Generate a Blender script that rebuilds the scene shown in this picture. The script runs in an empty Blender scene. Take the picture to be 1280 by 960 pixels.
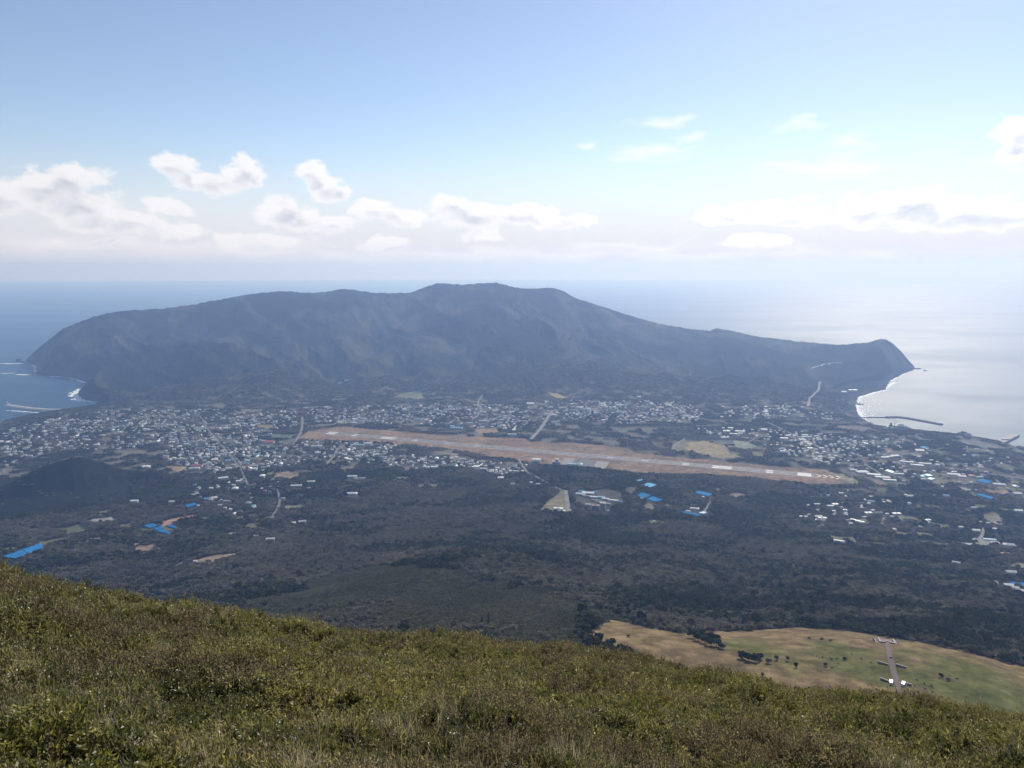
import bpy, math, random
import numpy as np
from mathutils import Vector, noise as mnoise

# ------------------------------------------------------------------ camera, sky, sun
scene = bpy.context.scene
COL = scene.collection
CAM_H = 852.0
PITCH = math.radians(8.9)
FPX = 924.0
SUN_EL = math.radians(36.0)
SUN_AZ = math.radians(27.0)          # clockwise from straight ahead

cam_d = bpy.data.cameras.new('camera')
cam = bpy.data.objects.new('camera', cam_d)
COL.objects.link(cam)
cam.location = (0, 0, CAM_H)
cam.rotation_euler = (math.pi/2 - PITCH, 0, 0)
cam_d.sensor_width = 36.0
cam_d.lens = 36.0*FPX/1280.0
cam_d.clip_start = 0.2
cam_d.clip_end = 400000
scene.camera = cam

scene.view_settings.view_transform = 'Standard'
scene.view_settings.look = 'None'
scene.view_settings.gamma = 1.0
scene.view_settings.use_curve_mapping = False
scene.view_settings.exposure = 0.0
scene.render.engine = 'CYCLES'
scene.cycles.max_bounces = 5
scene.cycles.diffuse_bounces = 2
scene.cycles.glossy_bounces = 2
scene.cycles.transmission_bounces = 2
scene.cycles.volume_bounces = 2
scene.cycles.use_denoising = True
scene.cycles.use_adaptive_sampling = True
scene.cycles.adaptive_threshold = 0.02

world = bpy.data.worlds.new("World")
scene.world = world
world.use_nodes = True

def px_dir(x, y):
    a = (x-640.0)/FPX; b = (480.0-y)/FPX
    cp, sp = math.cos(PITCH), math.sin(PITCH)
    return np.array([a, cp + b*sp, -sp + b*cp])

def px_azel(x, y):
    d = px_dir(x, y)
    return math.atan2(d[0], d[1]), math.atan2(d[2], math.hypot(d[0], d[1]))

def build_world():
    nt = world.node_tree; N = nt.nodes; L = nt.links
    N.clear()
    out = N.new('ShaderNodeOutputWorld'); bg = N.new('ShaderNodeBackground')
    L.new(bg.outputs[0], out.inputs[0])
    bg.inputs[1].default_value = SKY_STRENGTH
    sky = N.new('ShaderNodeTexSky'); sky.sky_type = 'NISHITA'
    sky.sun_disc = False
    sky.sun_elevation = SUN_EL; sky.sun_rotation = SUN_AZ
    sky.altitude = 850; sky.air_density = 1.0; sky.dust_density = SKY_DUST; sky.ozone_density = 1.3
    tc = N.new('ShaderNodeTexCoord')
    sep = N.new('ShaderNodeSeparateXYZ'); L.new(tc.outputs['Generated'], sep.inputs[0])
    def m(op, a, b=None, c=None, clamp=False):
        n = N.new('ShaderNodeMath'); n.operation = op; n.use_clamp = clamp
        for i, v in enumerate((a, b, c)):
            if v is None: continue
            if isinstance(v, (int, float)): n.inputs[i].default_value = v
            else: L.new(v, n.inputs[i])
        return n.outputs[0]
    az = m('ARCTAN2', sep.outputs[0], sep.outputs[1])
    el = m('ARCSINE', sep.outputs[2])
    up = N.new('ShaderNodeCombineXYZ'); L.new(sep.outputs[0], up.inputs[0]); L.new(sep.outputs[1], up.inputs[1]); L.new(m('MAXIMUM', sep.outputs[2], 0.012), up.inputs[2])
    L.new(up.outputs[0], sky.inputs['Vector'])
    comb = N.new('ShaderNodeCombineXYZ'); L.new(az, comb.inputs[0]); L.new(el, comb.inputs[1])
    P = comb.outputs[0]
    def noise_at(vec, scale, detail, rough=0.55, sx=1.0, sy=1.0, off=(0, 0, 0)):
        mp = N.new('ShaderNodeMapping'); L.new(vec, mp.inputs[0])
        mp.inputs['Scale'].default_value = (sx, sy, 1); mp.inputs['Location'].default_value = off
        t = N.new('ShaderNodeTexNoise'); L.new(mp.outputs[0], t.inputs['Vector'])
        t.inputs['Scale'].default_value = scale; t.inputs['Detail'].default_value = detail
        t.inputs['Roughness'].default_value = rough
        return t
    # warp the directions a little, so no outline is an ellipse
    w = noise_at(P, 14.0, 4, 0.6, 1.0, 1.4)
    wv = N.new('ShaderNodeVectorMath'); wv.operation = 'SUBTRACT'
    L.new(w.outputs['Color'], wv.inputs[0]); wv.inputs[1].default_value = (0.5, 0.5, 0.5)
    ws = N.new('ShaderNodeVectorMath'); ws.operation = 'MULTIPLY_ADD'
    L.new(wv.outputs[0], ws.inputs[0]); ws.inputs[1].default_value = (0.055, 0.035, 0); L.new(P, ws.inputs[2])
    PW0 = ws.outputs[0]
    def field(blobs, PW=None, dy=0.0):
        cur = None; PW = PW or PW0
        for (x, y, hx, hy) in blobs:
            a0, e0 = px_azel(x, y)
            sx = hx/FPX; sy = hy/FPX
            n = N.new('ShaderNodeVectorMath'); n.operation = 'MULTIPLY_ADD'
            L.new(PW, n.inputs[0]); n.inputs[1].default_value = (1/sx, 1/sy, 0)
            n.inputs[2].default_value = (-a0/sx, -(e0-dy)/sy, 0)
            l = N.new('ShaderNodeVectorMath'); l.operation = 'LENGTH'; L.new(n.outputs[0], l.inputs[0])
            if cur is None: cur = l.outputs['Value']
            else: cur = m('SMOOTH_MIN', cur, l.outputs['Value'], 0.25)
        return cur
    dense = field(CUMULUS)
    thin = field(WISPS); above = field([q for q in CUMULUS if q[3] >= 12], None, 0.013)
    n1 = noise_at(P, 34.0, 7, 0.62, 1.0, 1.5)
    n2 = noise_at(P, 34.0, 3, 0.6, 1.0, 1.5, (0.012, -0.022, 0))
    base = m('SUBTRACT', 1.08, dense)
    d1 = m('MULTIPLY_ADD', m('SUBTRACT', n1.outputs[0], 0.5), 1.7, base)
    mr = N.new('ShaderNodeMapRange'); mr.interpolation_type = 'SMOOTHSTEP'
    L.new(d1, mr.inputs[0]); mr.inputs[1].default_value = 0.0; mr.inputs[2].default_value = 0.42
    fl = N.new('ShaderNodeMapRange'); fl.interpolation_type = 'SMOOTHSTEP'; L.new(el, fl.inputs[0]); fl.inputs[1].default_value = -0.01; fl.inputs[2].default_value = 0.05; fl.inputs[3].default_value = 0.3; fl.inputs[4].default_value = 1.0
    cov = m('MULTIPLY', mr.outputs[0], fl.outputs[0])
    ns = noise_at(P, 26.0, 6, 0.6, 0.45, 2.2, (3, 1, 0))
    d2 = m('MULTIPLY_ADD', m('SUBTRACT', ns.outputs[0], 0.5), 2.2, m('SUBTRACT', 1.0, thin))
    mr2 = N.new('ShaderNodeMapRange'); mr2.interpolation_type = 'SMOOTHSTEP'
    L.new(d2, mr2.inputs[0]); mr2.inputs[1].default_value = 0.0; mr2.inputs[2].default_value = 1.1
    cov2 = m('MULTIPLY', mr2.outputs[0], 0.62)
    # body shade: noise slope along "up" gives lit tops, depth of the field gives soft grey cores
    slope = m('SUBTRACT', n2.outputs[0], n1.outputs[0])
    core = N.new('ShaderNodeMapRange'); L.new(d1, core.inputs[0])
    core.inputs[1].default_value = 0.2; core.inputs[2].default_value = 0.9
    ab = N.new('ShaderNodeMapRange'); ab.interpolation_type = 'SMOOTHSTEP'; L.new(m('MULTIPLY_ADD', m('SUBTRACT', n1.outputs[0], 0.5), -1.2, m('SUBTRACT', 1.0, above)), ab.inputs[0])
    ab.inputs[1].default_value = 0.05; ab.inputs[2].default_value = 0.75
    sh = m('MULTIPLY', m('MULTIPLY_ADD', slope, 1.4, ab.outputs[0], clamp=True), core.outputs[0], clamp=True)
    # brightness of the cloud follows the sky's own glow towards the sun
    rr = N.new('ShaderNodeMix'); rr.data_type = 'RGBA'
    glow = N.new('ShaderNodeMapRange'); L.new(az, glow.inputs[0]); glow.inputs[1].default_value = -0.6; glow.inputs[2].default_value = 0.3; glow.inputs[3].default_value = 0.84; glow.inputs[4].default_value = 1.02
    def lit(c_):
        q = N.new('ShaderNodeVectorMath'); q.operation = 'SCALE'; q.inputs[0].default_value = c_[:3]; L.new(glow.outputs[0], q.inputs['Scale']); return q.outputs[0]
    LIT = lit(CLOUD_LIT)
    L.new(sh, rr.inputs[0]); L.new(LIT, rr.inputs[6]); L.new(lit(CLOUD_CORE), rr.inputs[7])
    mx = N.new('ShaderNodeMix'); mx.data_type = 'RGBA'
    tint = N.new('ShaderNodeMix'); tint.data_type = 'RGBA'; tint.blend_type = 'MULTIPLY'
    tint.inputs[0].default_value = 1.0; tint.inputs[7].default_value = SKY_TINT
    L.new(sky.outputs[0], tint.inputs[6])
    bw = N.new('ShaderNodeRGBToBW'); L.new(tint.outputs[2], bw.inputs[0])
    pale = N.new('ShaderNodeVectorMath'); pale.operation = 'SCALE'; pale.inputs[0].default_value = VEIL_COLOR
    L.new(m('MINIMUM', m('MULTIPLY_ADD', bw.outputs[0], 0.78, 0.9), 6.5), pale.inputs['Scale'])
    vf = N.new('ShaderNodeMapRange'); vf.interpolation_type = 'SMOOTHSTEP'; L.new(el, vf.inputs[0])
    vf.inputs[1].default_value = 0.0; vf.inputs[2].default_value = 0.17; vf.inputs[3].default_value = 0.97; vf.inputs[4].default_value = 0.0
    veil = N.new('ShaderNodeMix'); veil.data_type = 'RGBA'
    L.new(vf.outputs[0], veil.inputs[0]); L.new(tint.outputs[2], veil.inputs[6]); L.new(pale.outputs[0], veil.inputs[7])
    L.new(cov2, mx.inputs[0]); L.new(veil.outputs[2], mx.inputs[6]); L.new(LIT, mx.inputs[7])
    mx2 = N.new('ShaderNodeMix'); mx2.data_type = 'RGBA'
    L.new(m('MULTIPLY', cov, 0.93), mx2.inputs[0]); L.new(mx.outputs[2], mx2.inputs[6]); L.new(rr.outputs[2], mx2.inputs[7])
    L.new(mx2.outputs[2], bg.inputs[0])
    world.cycles.sampling_method = 'MANUAL'
    world.cycles.sample_map_resolution = 512

SKY_STRENGTH = 0.12
SKY_DUST = 0.35
SKY_TINT = (1.11, 1.05, 1.04, 1)
VEIL_COLOR = (1.0, 0.99, 1.08)
CLOUD_LIT = (9.4, 9.3, 9.5, 1)
CLOUD_CORE = (5.7, 5.95, 6.7, 1)
CUMULUS = [
    (-8, 248, 34, 24), (60, 236, 36, 24), (88, 226, 34, 20), (100, 262, 46, 20), (158, 282, 62, 14), (208, 258, 26, 11), (225, 288, 28, 10),
    (215, 208, 22, 16), (236, 226, 24, 14), (268, 226, 30, 14), (302, 214, 28, 20), (320, 222, 16, 12),
    (388, 214, 22, 14), (408, 232, 30, 16), (425, 240, 20, 12),
    (350, 258, 24, 14), (366, 272, 44, 15), (415, 276, 32, 13), (330, 302, 62, 12), (470, 264, 34, 13), (500, 274, 34, 12),
    (560, 258, 32, 16), (590, 270, 56, 20), (650, 268, 58, 16), (700, 278, 46, 12), (480, 302, 36, 9), (605, 296, 24, 8),
    (908, 272, 32, 14), (948, 254, 26, 7), (985, 272, 56, 14), (1008, 248, 18, 7), (950, 302, 42, 9), (1085, 262, 42, 18), (1140, 258, 56, 20),
    (1200, 266, 62, 20), (1262, 272, 56, 16), (1268, 166, 26, 16), (1262, 190, 20, 8),
    (110, 304, 60, 4)]
WISPS = [(815, 192, 55, 16), (832, 150, 50, 10), (868, 170, 30, 8), (738, 178, 20, 6), (1030, 207, 90, 16), (1062, 176, 46, 11),
         (1000, 158, 36, 9), (1268, 200, 42, 14), (640, 318, 700, 14), (300, 312, 260, 16), (800, 308, 180, 10), (60, 300, 90, 10)]
build_world()

sl = bpy.data.lights.new('sun', 'SUN'); sun = bpy.data.objects.new('sun', sl); COL.objects.link(sun)
sl.energy = 4.6; sl.angle = math.radians(0.5); sl.color = (1.0, 0.95, 0.88)
sun_dir = Vector((math.sin(SUN_AZ)*math.cos(SUN_EL), math.cos(SUN_AZ)*math.cos(SUN_EL), math.sin(SUN_EL)))
sun.rotation_euler = (-sun_dir).to_track_quat('-Z', 'Y').to_euler()
sun.location = (0, 0, 3000)

HAZE_DENSITY = 8.5e-5
HAZE_COLOR = (0.37, 0.55, 0.95)
HAZE_ANISO = 0.34

# ------------------------------------------------------------------ helpers
def kind(o, k): o['kind'] = k; return o
def tag(o, label, cat, group=None):
    o['label'] = label; o['category'] = cat
    if group: o['group'] = group
    return o
def thing(name, label, cat, loc=(0, 0, 0), rot=0.0, group=None):
    o = bpy.data.objects.new(name, None); COL.objects.link(o)
    o.location = loc; o.rotation_euler = (0, 0, rot); o.empty_display_size = 2
    return tag(o, label, cat, group)
def obj(name, mesh, parent=None, loc=None, rot=None):
    o = bpy.data.objects.new(name, mesh); COL.objects.link(o)
    if parent: o.parent = parent
    if loc is not None: o.location = loc
    if rot is not None: o.rotation_euler = (0, 0, rot)
    return o
def copy_tree(src, label=None):
    r = src.copy(); COL.objects.link(r)
    if label: r['label'] = label
    for ch in list(src.children):
        c = ch.copy(); COL.objects.link(c); c.parent = r
        for g in list(ch.children):
            d = g.copy(); COL.objects.link(d); d.parent = c
    return r

class MB:
    """collects faces for one mesh"""
    def __init__(s): s.v = []; s.f = []; s.mi = []
    def quad(s, pts, mi=0):
        b = len(s.v); s.v += [tuple(p) for p in pts]; s.f.append(tuple(range(b, b+len(pts)))); s.mi.append(mi)
    def box(s, x0, x1, y0, y1, z0, z1, mi=0, mtop=None):
        b = len(s.v)
        s.v += [(x0, y0, z0), (x1, y0, z0), (x1, y1, z0), (x0, y1, z0), (x0, y0, z1), (x1, y0, z1), (x1, y1, z1), (x0, y1, z1)]
        for f in ((0, 3, 2, 1), (4, 5, 6, 7), (0, 1, 5, 4), (1, 2, 6, 5), (2, 3, 7, 6), (3, 0, 4, 7)):
            s.f.append(tuple(b+i for i in f)); s.mi.append(mtop if (mtop is not None and f == (4, 5, 6, 7)) else mi)
    def gable(s, x0, x1, y0, y1, z0, h, over=0.4, mi=0):
        """gable roof, ridge along x, with thickness"""
        ym = (y0+y1)/2; t = 0.25
        x0 -= over; x1 += over; ya = y0-over; yb = y1+over
        b = len(s.v)
        s.v += [(x0, ya, z0), (x1, ya, z0), (x1, ym, z0+h), (x0, ym, z0+h), (x1, yb, z0), (x0, yb, z0),
                (x0, ya, z0-t), (x1, ya, z0-t), (x1, yb, z0-t), (x0, yb, z0-t)]
        for f in ((0, 1, 2, 3), (3, 2, 4, 5), (0, 3, 5, 9, 6), (1, 7, 8, 4, 2), (0, 6, 7, 1), (5, 4, 8, 9), (6, 9, 8, 7)):
            s.f.append(tuple(b+i for i in f)); s.mi.append(mi)
    def hip(s, x0, x1, y0, y1, z0, h, over=0.5, mi=0):
        x0 -= over; x1 += over; y0 -= over; y1 += over
        k = min(x1-x0, y1-y0)/2*0.98
        b = len(s.v)
        if x1-x0 >= y1-y0: r0, r1 = (x0+k, (y0+y1)/2, z0+h), (x1-k, (y0+y1)/2, z0+h)
        else: r0, r1 = ((x0+x1)/2, y0+k, z0+h), ((x0+x1)/2, y1-k, z0+h)
        s.v += [(x0, y0, z0), (x1, y0, z0), (x1, y1, z0), (x0, y1, z0), r0, r1]
        if x1-x0 >= y1-y0: fs = ((0, 1, 5, 4), (1, 2, 5), (2, 3, 4, 5), (3, 0, 4), (0, 3, 2, 1))
        else: fs = ((0, 1, 4), (1, 2, 5, 4), (2, 3, 5), (3, 0, 4, 5), (0, 3, 2, 1))
        for f in fs: s.f.append(tuple(b+i for i in f)); s.mi.append(mi)
    def tube(s, pts, radii, n=6, mi=0, cap=True):
        rings = []
        pts = [Vector(p) for p in pts]
        for i, p in enumerate(pts):
            d = (pts[min(i+1, len(pts)-1)] - pts[max(i-1, 0)]).normalized()
            a = d.orthogonal().normalized(); c = d.cross(a)
            r = radii[i] if not isinstance(radii, (int, float)) else radii
            b = len(s.v)
            for k in range(n):
                t = 2*math.pi*k/n
                s.v.append(tuple(p + (a*math.cos(t) + c*math.sin(t))*r))
            rings.append(b)
        for i in range(len(rings)-1):
            for k in range(n):
                k2 = (k+1) % n
                s.f.append((rings[i]+k, rings[i]+k2, rings[i+1]+k2, rings[i+1]+k)); s.mi.append(mi)
        if cap:
            s.f.append(tuple(rings[0]+k for k in range(n))[::-1]); s.mi.append(mi)
            s.f.append(tuple(rings[-1]+k for k in range(n))); s.mi.append(mi)
    def arch(s, x0, x1, y0, y1, z0, h, n=8, mi=0):
        """half-round tunnel roof, axis along x"""
        ym = (y0+y1)/2; w = (y1-y0)/2
        prof = [(ym - w*math.cos(math.pi*k/n), z0 + h*math.sin(math.pi*k/n)) for k in range(n+1)]
        b = len(s.v)
        for (y, z) in prof: s.v.append((x0, y, z)); s.v.append((x1, y, z))
        for k in range(n):
            s.f.append((b+2*k, b+2*k+1, b+2*k+3, b+2*k+2)); s.mi.append(mi)
        s.f.append(tuple(b+2*k for k in range(n+1))); s.mi.append(mi)
        s.f.append(tuple(b+2*k+1 for k in range(n, -1, -1))); s.mi.append(mi)
        s.f.append((b, b+2*n, b+2*n+1, b+1)); s.mi.append(mi)
    def mesh(s, name, mats, smooth=False):
        me = bpy.data.meshes.new(name); me.from_pydata(s.v, [], s.f)
        for mm in (mats if isinstance(mats, (list, tuple)) else [mats]): me.materials.append(mm)
        me.polygons.foreach_set('material_index', s.mi)
        if smooth: me.polygons.foreach_set('use_smooth', [True]*len(s.f))
        me.update(); return me
    def build(s, name, mats, parent=None, loc=None, rot=None, smooth=False):
        return obj(name, s.mesh(name, mats, smooth), parent, loc, rot)

# ------------------------------------------------------------------ materials
def new_mat(name):
    mt = bpy.data.materials.new(name); mt.use_nodes = True
    nt = mt.node_tree; nt.nodes.clear()
    return mt, nt, nt.nodes, nt.links
def simple(name, col, rough=0.7, var=0.15, scale=0.3, metal=0.0, spec=0.4):
    """principled with a broken-up tone so no surface is one flat colour"""
    mt, nt, N, L = new_mat(name)
    o = N.new('ShaderNodeOutputMaterial'); b = N.new('ShaderNodeBsdfPrincipled'); L.new(b.outputs[0], o.inputs[0])
    g = N.new('ShaderNodeNewGeometry'); t = N.new('ShaderNodeTexNoise'); L.new(g.outputs['Position'], t.inputs['Vector'])
    t.inputs['Scale'].default_value = scale; t.inputs['Detail'].default_value = 5
    mp = N.new('ShaderNodeMapRange'); L.new(t.outputs[0], mp.inputs[0])
    mp.inputs[1].default_value = 0.3; mp.inputs[2].default_value = 0.7
    mp.inputs[3].default_value = 1-var; mp.inputs[4].default_value = 1+var
    v = N.new('ShaderNodeVectorMath'); v.operation = 'SCALE'; v.inputs[0].default_value = col; L.new(mp.outputs[0], v.inputs['Scale'])
    L.new(v.outputs[0], b.inputs['Base Color'])
    b.inputs['Roughness'].default_value = rough; b.inputs['Metallic'].default_value = metal
    b.inputs['Specular IOR Level'].default_value = spec
    return mt

M = {}
M['white'] = simple('white_roof', (0.80, 0.78, 0.73), 0.5)
M['cream'] = simple('cream_roof', (0.62, 0.58, 0.48), 0.5)
M['pale'] = simple('pale_grey_roof', (0.45, 0.46, 0.47), 0.5)
M['grey'] = simple('grey_roof', (0.24, 0.25, 0.27), 0.5)
M['dark'] = simple('dark_roof', (0.09, 0.09, 0.10), 0.5)
M['red'] = simple('red_roof', (0.42, 0.10, 0.07), 0.6)
M['orange'] = simple('orange_roof', (0.60, 0.22, 0.10), 0.6)
M['teal'] = simple('teal_roof', (0.25, 0.55, 0.58), 0.45)
M['mint'] = simple('mint_roof', (0.50, 0.72, 0.66), 0.45)
M['blueroof'] = simple('blue_roof', (0.20, 0.36, 0.55), 0.45)
M['cover'] = simple('blue_netting', (0.022, 0.175, 0.40), 0.95, 0.3, 0.12, 0.0, 0.05)
M['cover_pale'] = simple('pale_blue_netting', (0.14, 0.38, 0.58), 0.95, 0.35, 0.15, 0.0, 0.05)
M['wall'] = simple('plaster_wall', (0.55, 0.54, 0.50), 0.8)
M['wall_grey'] = simple('concrete_wall', (0.30, 0.29, 0.28), 0.85)
M['wall_brown'] = simple('weathered_wall', (0.26, 0.20, 0.16), 0.85)
M['glass'] = simple('window_glass', (0.05, 0.06, 0.08), 0.15, 0.1)
M['concrete'] = simple('concrete', (0.36, 0.34, 0.31), 0.85, 0.2, 0.06)
M['concrete_dark'] = simple('wet_concrete', (0.10, 0.10, 0.10), 0.8, 0.25, 0.1)
M['rock'] = simple('dark_rock', (0.045, 0.042, 0.04), 0.85, 0.35, 0.08)
M['asphalt'] = simple('asphalt', (0.115, 0.11, 0.11), 0.85, 0.18, 0.02)
M['road'] = simple('road_surface', (0.17, 0.165, 0.155), 0.85, 0.2, 0.03)
M['apron'] = simple('apron_concrete', (0.25, 0.23, 0.215), 0.85, 0.1, 0.03)
M['paint'] = simple('white_paint', (0.78, 0.78, 0.76), 0.6, 0.12, 0.1)
M['dirt'] = simple('dirt_track', (0.26, 0.20, 0.15), 0.9, 0.2, 0.08)
M['steel'] = simple('steel', (0.35, 0.35, 0.36), 0.45, 0.1, 1.0, 0.6)
M['panel'] = simple('solar_glass', (0.05, 0.07, 0.14), 0.2, 0.1, 1.0, 0.0, 0.8)
M['bark'] = simple('bark', (0.07, 0.055, 0.045), 0.9, 0.3, 2.0)
M['hide'] = simple('cow_hide', (0.012, 0.010, 0.009), 0.7, 0.3, 2.0)
M['hull'] = simple('hull_paint', (0.03, 0.035, 0.05), 0.5, 0.2, 0.5)
M['carpaint_white'] = simple('car_white', (0.75, 0.75, 0.75), 0.25, 0.05)
M['carpaint_dark'] = simple('car_dark', (0.04, 0.045, 0.06), 0.25, 0.05)
M['carpaint_silver'] = simple('car_silver', (0.42, 0.43, 0.45), 0.3, 0.05, 1.0, 0.5)
M['rubber'] = simple('tyre_rubber', (0.02, 0.02, 0.02), 0.8, 0.1)

# ------------------------------------------------------------------ numpy noise
_rng = np.random.RandomState(7)
_G = _rng.rand(256, 256).astype(np.float64)
def vnoise(x, y):
    xi = np.floor(x).astype(np.int64); yi = np.floor(y).astype(np.int64)
    fx = x-xi; fy = y-yi
    fx = fx*fx*fx*(fx*(fx*6-15)+10); fy = fy*fy*fy*(fy*(fy*6-15)+10)
    a = _G[xi & 255, yi & 255]; b = _G[(xi+1) & 255, yi & 255]
    c = _G[xi & 255, (yi+1) & 255]; d = _G[(xi+1) & 255, (yi+1) & 255]
    return (a*(1-fx)+b*fx)*(1-fy) + (c*(1-fx)+d*fx)*fy
def fbm(x, y, oct=4, gain=0.5):
    s = 0; a = 1.0; t = 0
    for i in range(oct):
        s = s + a*vnoise(x*2**i + 17.3*i, y*2**i + 9.1*i); t += a; a *= gain
    return s/t
def ridged(x, y, oct=4, gain=0.55):
    s = 0; a = 1.0; t = 0
    for i in range(oct):
        n = 1-np.abs(2*vnoise(x*2**i + 31.7*i, y*2**i + 5.3*i)-1)
        s = s + a*n; t += a; a *= gain
    return s/t
def sstep(x, a, b):
    t = np.clip((x-a)/(b-a), 0, 1); return t*t*(3-2*t)
def pchip(xs, ys):
    xs = np.array(xs, float); ys = np.array(ys, float)
    h = np.diff(xs); d = np.diff(ys)/h
    m = np.zeros(len(xs)); m[0] = d[0]; m[-1] = d[-1]
    for i in range(1, len(xs)-1):
        if d[i-1]*d[i] > 0:
            w1 = 2*h[i]+h[i-1]; w2 = h[i]+2*h[i-1]
            m[i] = (w1+w2)/(w1/d[i-1]+w2/d[i])
    def f(x):
        x = np.clip(x, xs[0], xs[-1]); i = np.clip(np.searchsorted(xs, x)-1, 0, len(xs)-2)
        t = (x-xs[i])/h[i]
        return ((1+2*t)*(1-t)**2*ys[i] + t*(1-t)**2*h[i]*m[i] + t*t*(3-2*t)*ys[i+1] + t*t*(t-1)*h[i]*m[i+1])
    return f

# ------------------------------------------------------------------ the island's shape
def sea_pt(x, y, z=0.0):
    d = px_dir(x, y); t = (z-CAM_H)/d[2]; return d[0]*t, d[1]*t
def polar_pt(x, y, r):
    """bearing of a photo point, at horizontal distance r: x, y and the height it must have"""
    d = px_dir(x, y); h = math.hypot(d[0], d[1]); t = r/h
    return d[0]*t, d[1]*t, CAM_H + d[2]*t
profile = pchip([0, 30, 60, 200, 400, 500, 550, 620, 690, 740, 1000, 1300, 1800, 2300, 2800, 3300, 4000, 4600, 5500, 9000],
                [850, 828, 795, 700, 583, 540, 525, 508, 493, 476, 389, 298, 200, 142, 108, 92, 76, 66, 50, 40])
COAST_LEFT = [(32, 450), (44, 456), (47, 468), (60, 469), (75, 470.5), (92, 473), (110, 478), (106, 487), (98, 492), (103, 499), (128, 504),
              (118, 508), (85, 512), (60, 516), (30, 521), (0, 528)]
COAST_RIGHT = [(1145, 461), (1128, 468), (1112, 476), (1107, 487), (1092, 490), (1072, 497), (1070, 505), (1071, 515), (1077, 523),
               (1086, 528), (1098, 534), (1125, 537), (1150, 539), (1180, 542), (1205, 544), (1222, 547), (1245, 552), (1262, 556),
               (1272, 562), (1290, 563)]
cl = [sea_pt(x, y) for x, y in COAST_LEFT]; cr = [sea_pt(x, y) for x, y in COAST_RIGHT]
def polar_xy(r, azdeg): a = math.radians(azdeg); return (r*math.sin(a), r*math.cos(a))
coast_poly = ([polar_xy(3800, -44), polar_xy(3300, -60), (-2500, -2500), (2500, -2500), polar_xy(3300, 60), polar_xy(3700, 44)]
              + cr[::-1] + [polar_xy(8400, 25.5), polar_xy(9800, 15), polar_xy(10800, 0), polar_xy(10800, -18), polar_xy(9800, -29)]
              + cl)
CP = np.array(coast_poly)
def inside_poly(P, x, y):
    ins = np.zeros(x.shape, bool); n = len(P)
    for i in range(n):
        x0, y0 = P[i]; x1, y1 = P[(i+1) % n]
        if y0 == y1: continue
        c = ((y0 > y) != (y1 > y)) & (x < (x1-x0)*(y-y0)/(y1-y0)+x0)
        ins ^= c
    return ins
def seg_dist(P, x, y, closed=True):
    best = np.full(x.shape, 1e18); n = len(P)
    for i in range(n if closed else n-1):
        x0, y0 = P[i][:2]; x1, y1 = P[(i+1) % n][:2]
        dx = x1-x0; dy = y1-y0; L2 = dx*dx+dy*dy
        t = np.clip(((x-x0)*dx+(y-y0)*dy)/L2, 0, 1)
        d = (x-x0-t*dx)**2+(y-y0-t*dy)**2
        best = np.minimum(best, d)
    return np.sqrt(best)

RIDGE = [(-30, 470, 8300), (20, 458, 8280), (32, 450, 8270), (45, 437, 8200), (60, 425, 8100), (80, 410, 8000), (105, 400, 7950), (130, 392, 7900), (152, 388, 7900), (200, 386, 7900),
         (240, 381, 7900), (270, 375, 7900), (310, 368, 7900), (340, 364.5, 7900), (360, 364, 7900), (380, 366, 7900), (405, 365, 7900), (430, 361, 7800), (450, 363, 7800), (470, 366, 7800),
         (513, 366, 7800), (530, 359, 7800), (545, 354, 7800), (580, 355.5, 7800), (600, 354, 7800), (620, 353, 7800), (640, 358, 7800), (655, 360.5, 7800),
         (690, 359.5, 7700), (705, 364, 7700), (720, 373, 7600), (755, 384, 7600), (790, 395, 7500), (822, 404.5, 7500), (870, 412, 7400), (888, 413, 7400), (896, 410, 7400), (920, 414.5, 7400),
         (950, 421, 7300), (1000, 427, 7200), (1050, 431, 7150), (1085, 428, 7050), (1100, 423.5, 7000), (1115, 422.5, 7000), (1128, 430, 7000), (1136, 441, 7050), (1141, 452, 7100), (1144, 461, 7190), (1160, 480, 7200)]
ra, rd, rz = [], [], []
for (x, y, r) in RIDGE:
    X, Y, Z = polar_pt(x, y, r); ra.append(math.atan2(X, Y)); rd.append(r); rz.append(max(Z, -30))
FOOT = [(-60, 500, 60), (60, 498, 60), (120, 500, 60), (200, 500, 66), (300, 504, 70), (450, 497, 75), (500, 492, 75), (560, 491, 75), (640, 493, 76), (700, 497, 76), (780, 498, 76),
        (900, 505, 74), (960, 508, 70), (1000, 500, 60), (1030, 490, 50), (1060, 480, 40), (1110, 474, 15), (1145, 466, 5)]
fa, fr = [], []
for (x, y, z) in FOOT:
    X, Y = sea_pt(x, y, z); fa.append(math.atan2(X, Y)); fr.append(math.hypot(X, Y))
CREST = [(-120, 694), (0, 712), (100, 731), (200, 752), (330, 770), (400, 786), (500, 799), (640, 803), (740, 811), (850, 832), (1000, 856), (1100, 864),
         (1156, 871), (1203, 877), (1280, 889), (1400, 907)]
ca, cc = [], []
for (x, y) in CREST:
    d = px_dir(x, y); ca.append(math.atan2(d[0], d[1])); cc.append(-d[2]/math.hypot(d[0], d[1]))
CONE = [(-80, 632, 2700), (-30, 618, 2720), (0, 608, 2730), (20, 600, 2740), (45, 586, 2750), (60, 580, 2750), (85, 572, 2760), (100, 570.5, 2770), (125, 576, 2790), (160, 587.5, 2800), (185, 589, 2790), (205, 590.5, 2790), (225, 595, 2780), (243, 600.5, 2770), (264, 609, 2760)]
cone_pts = [polar_pt(*c) for c in CONE]
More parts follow.
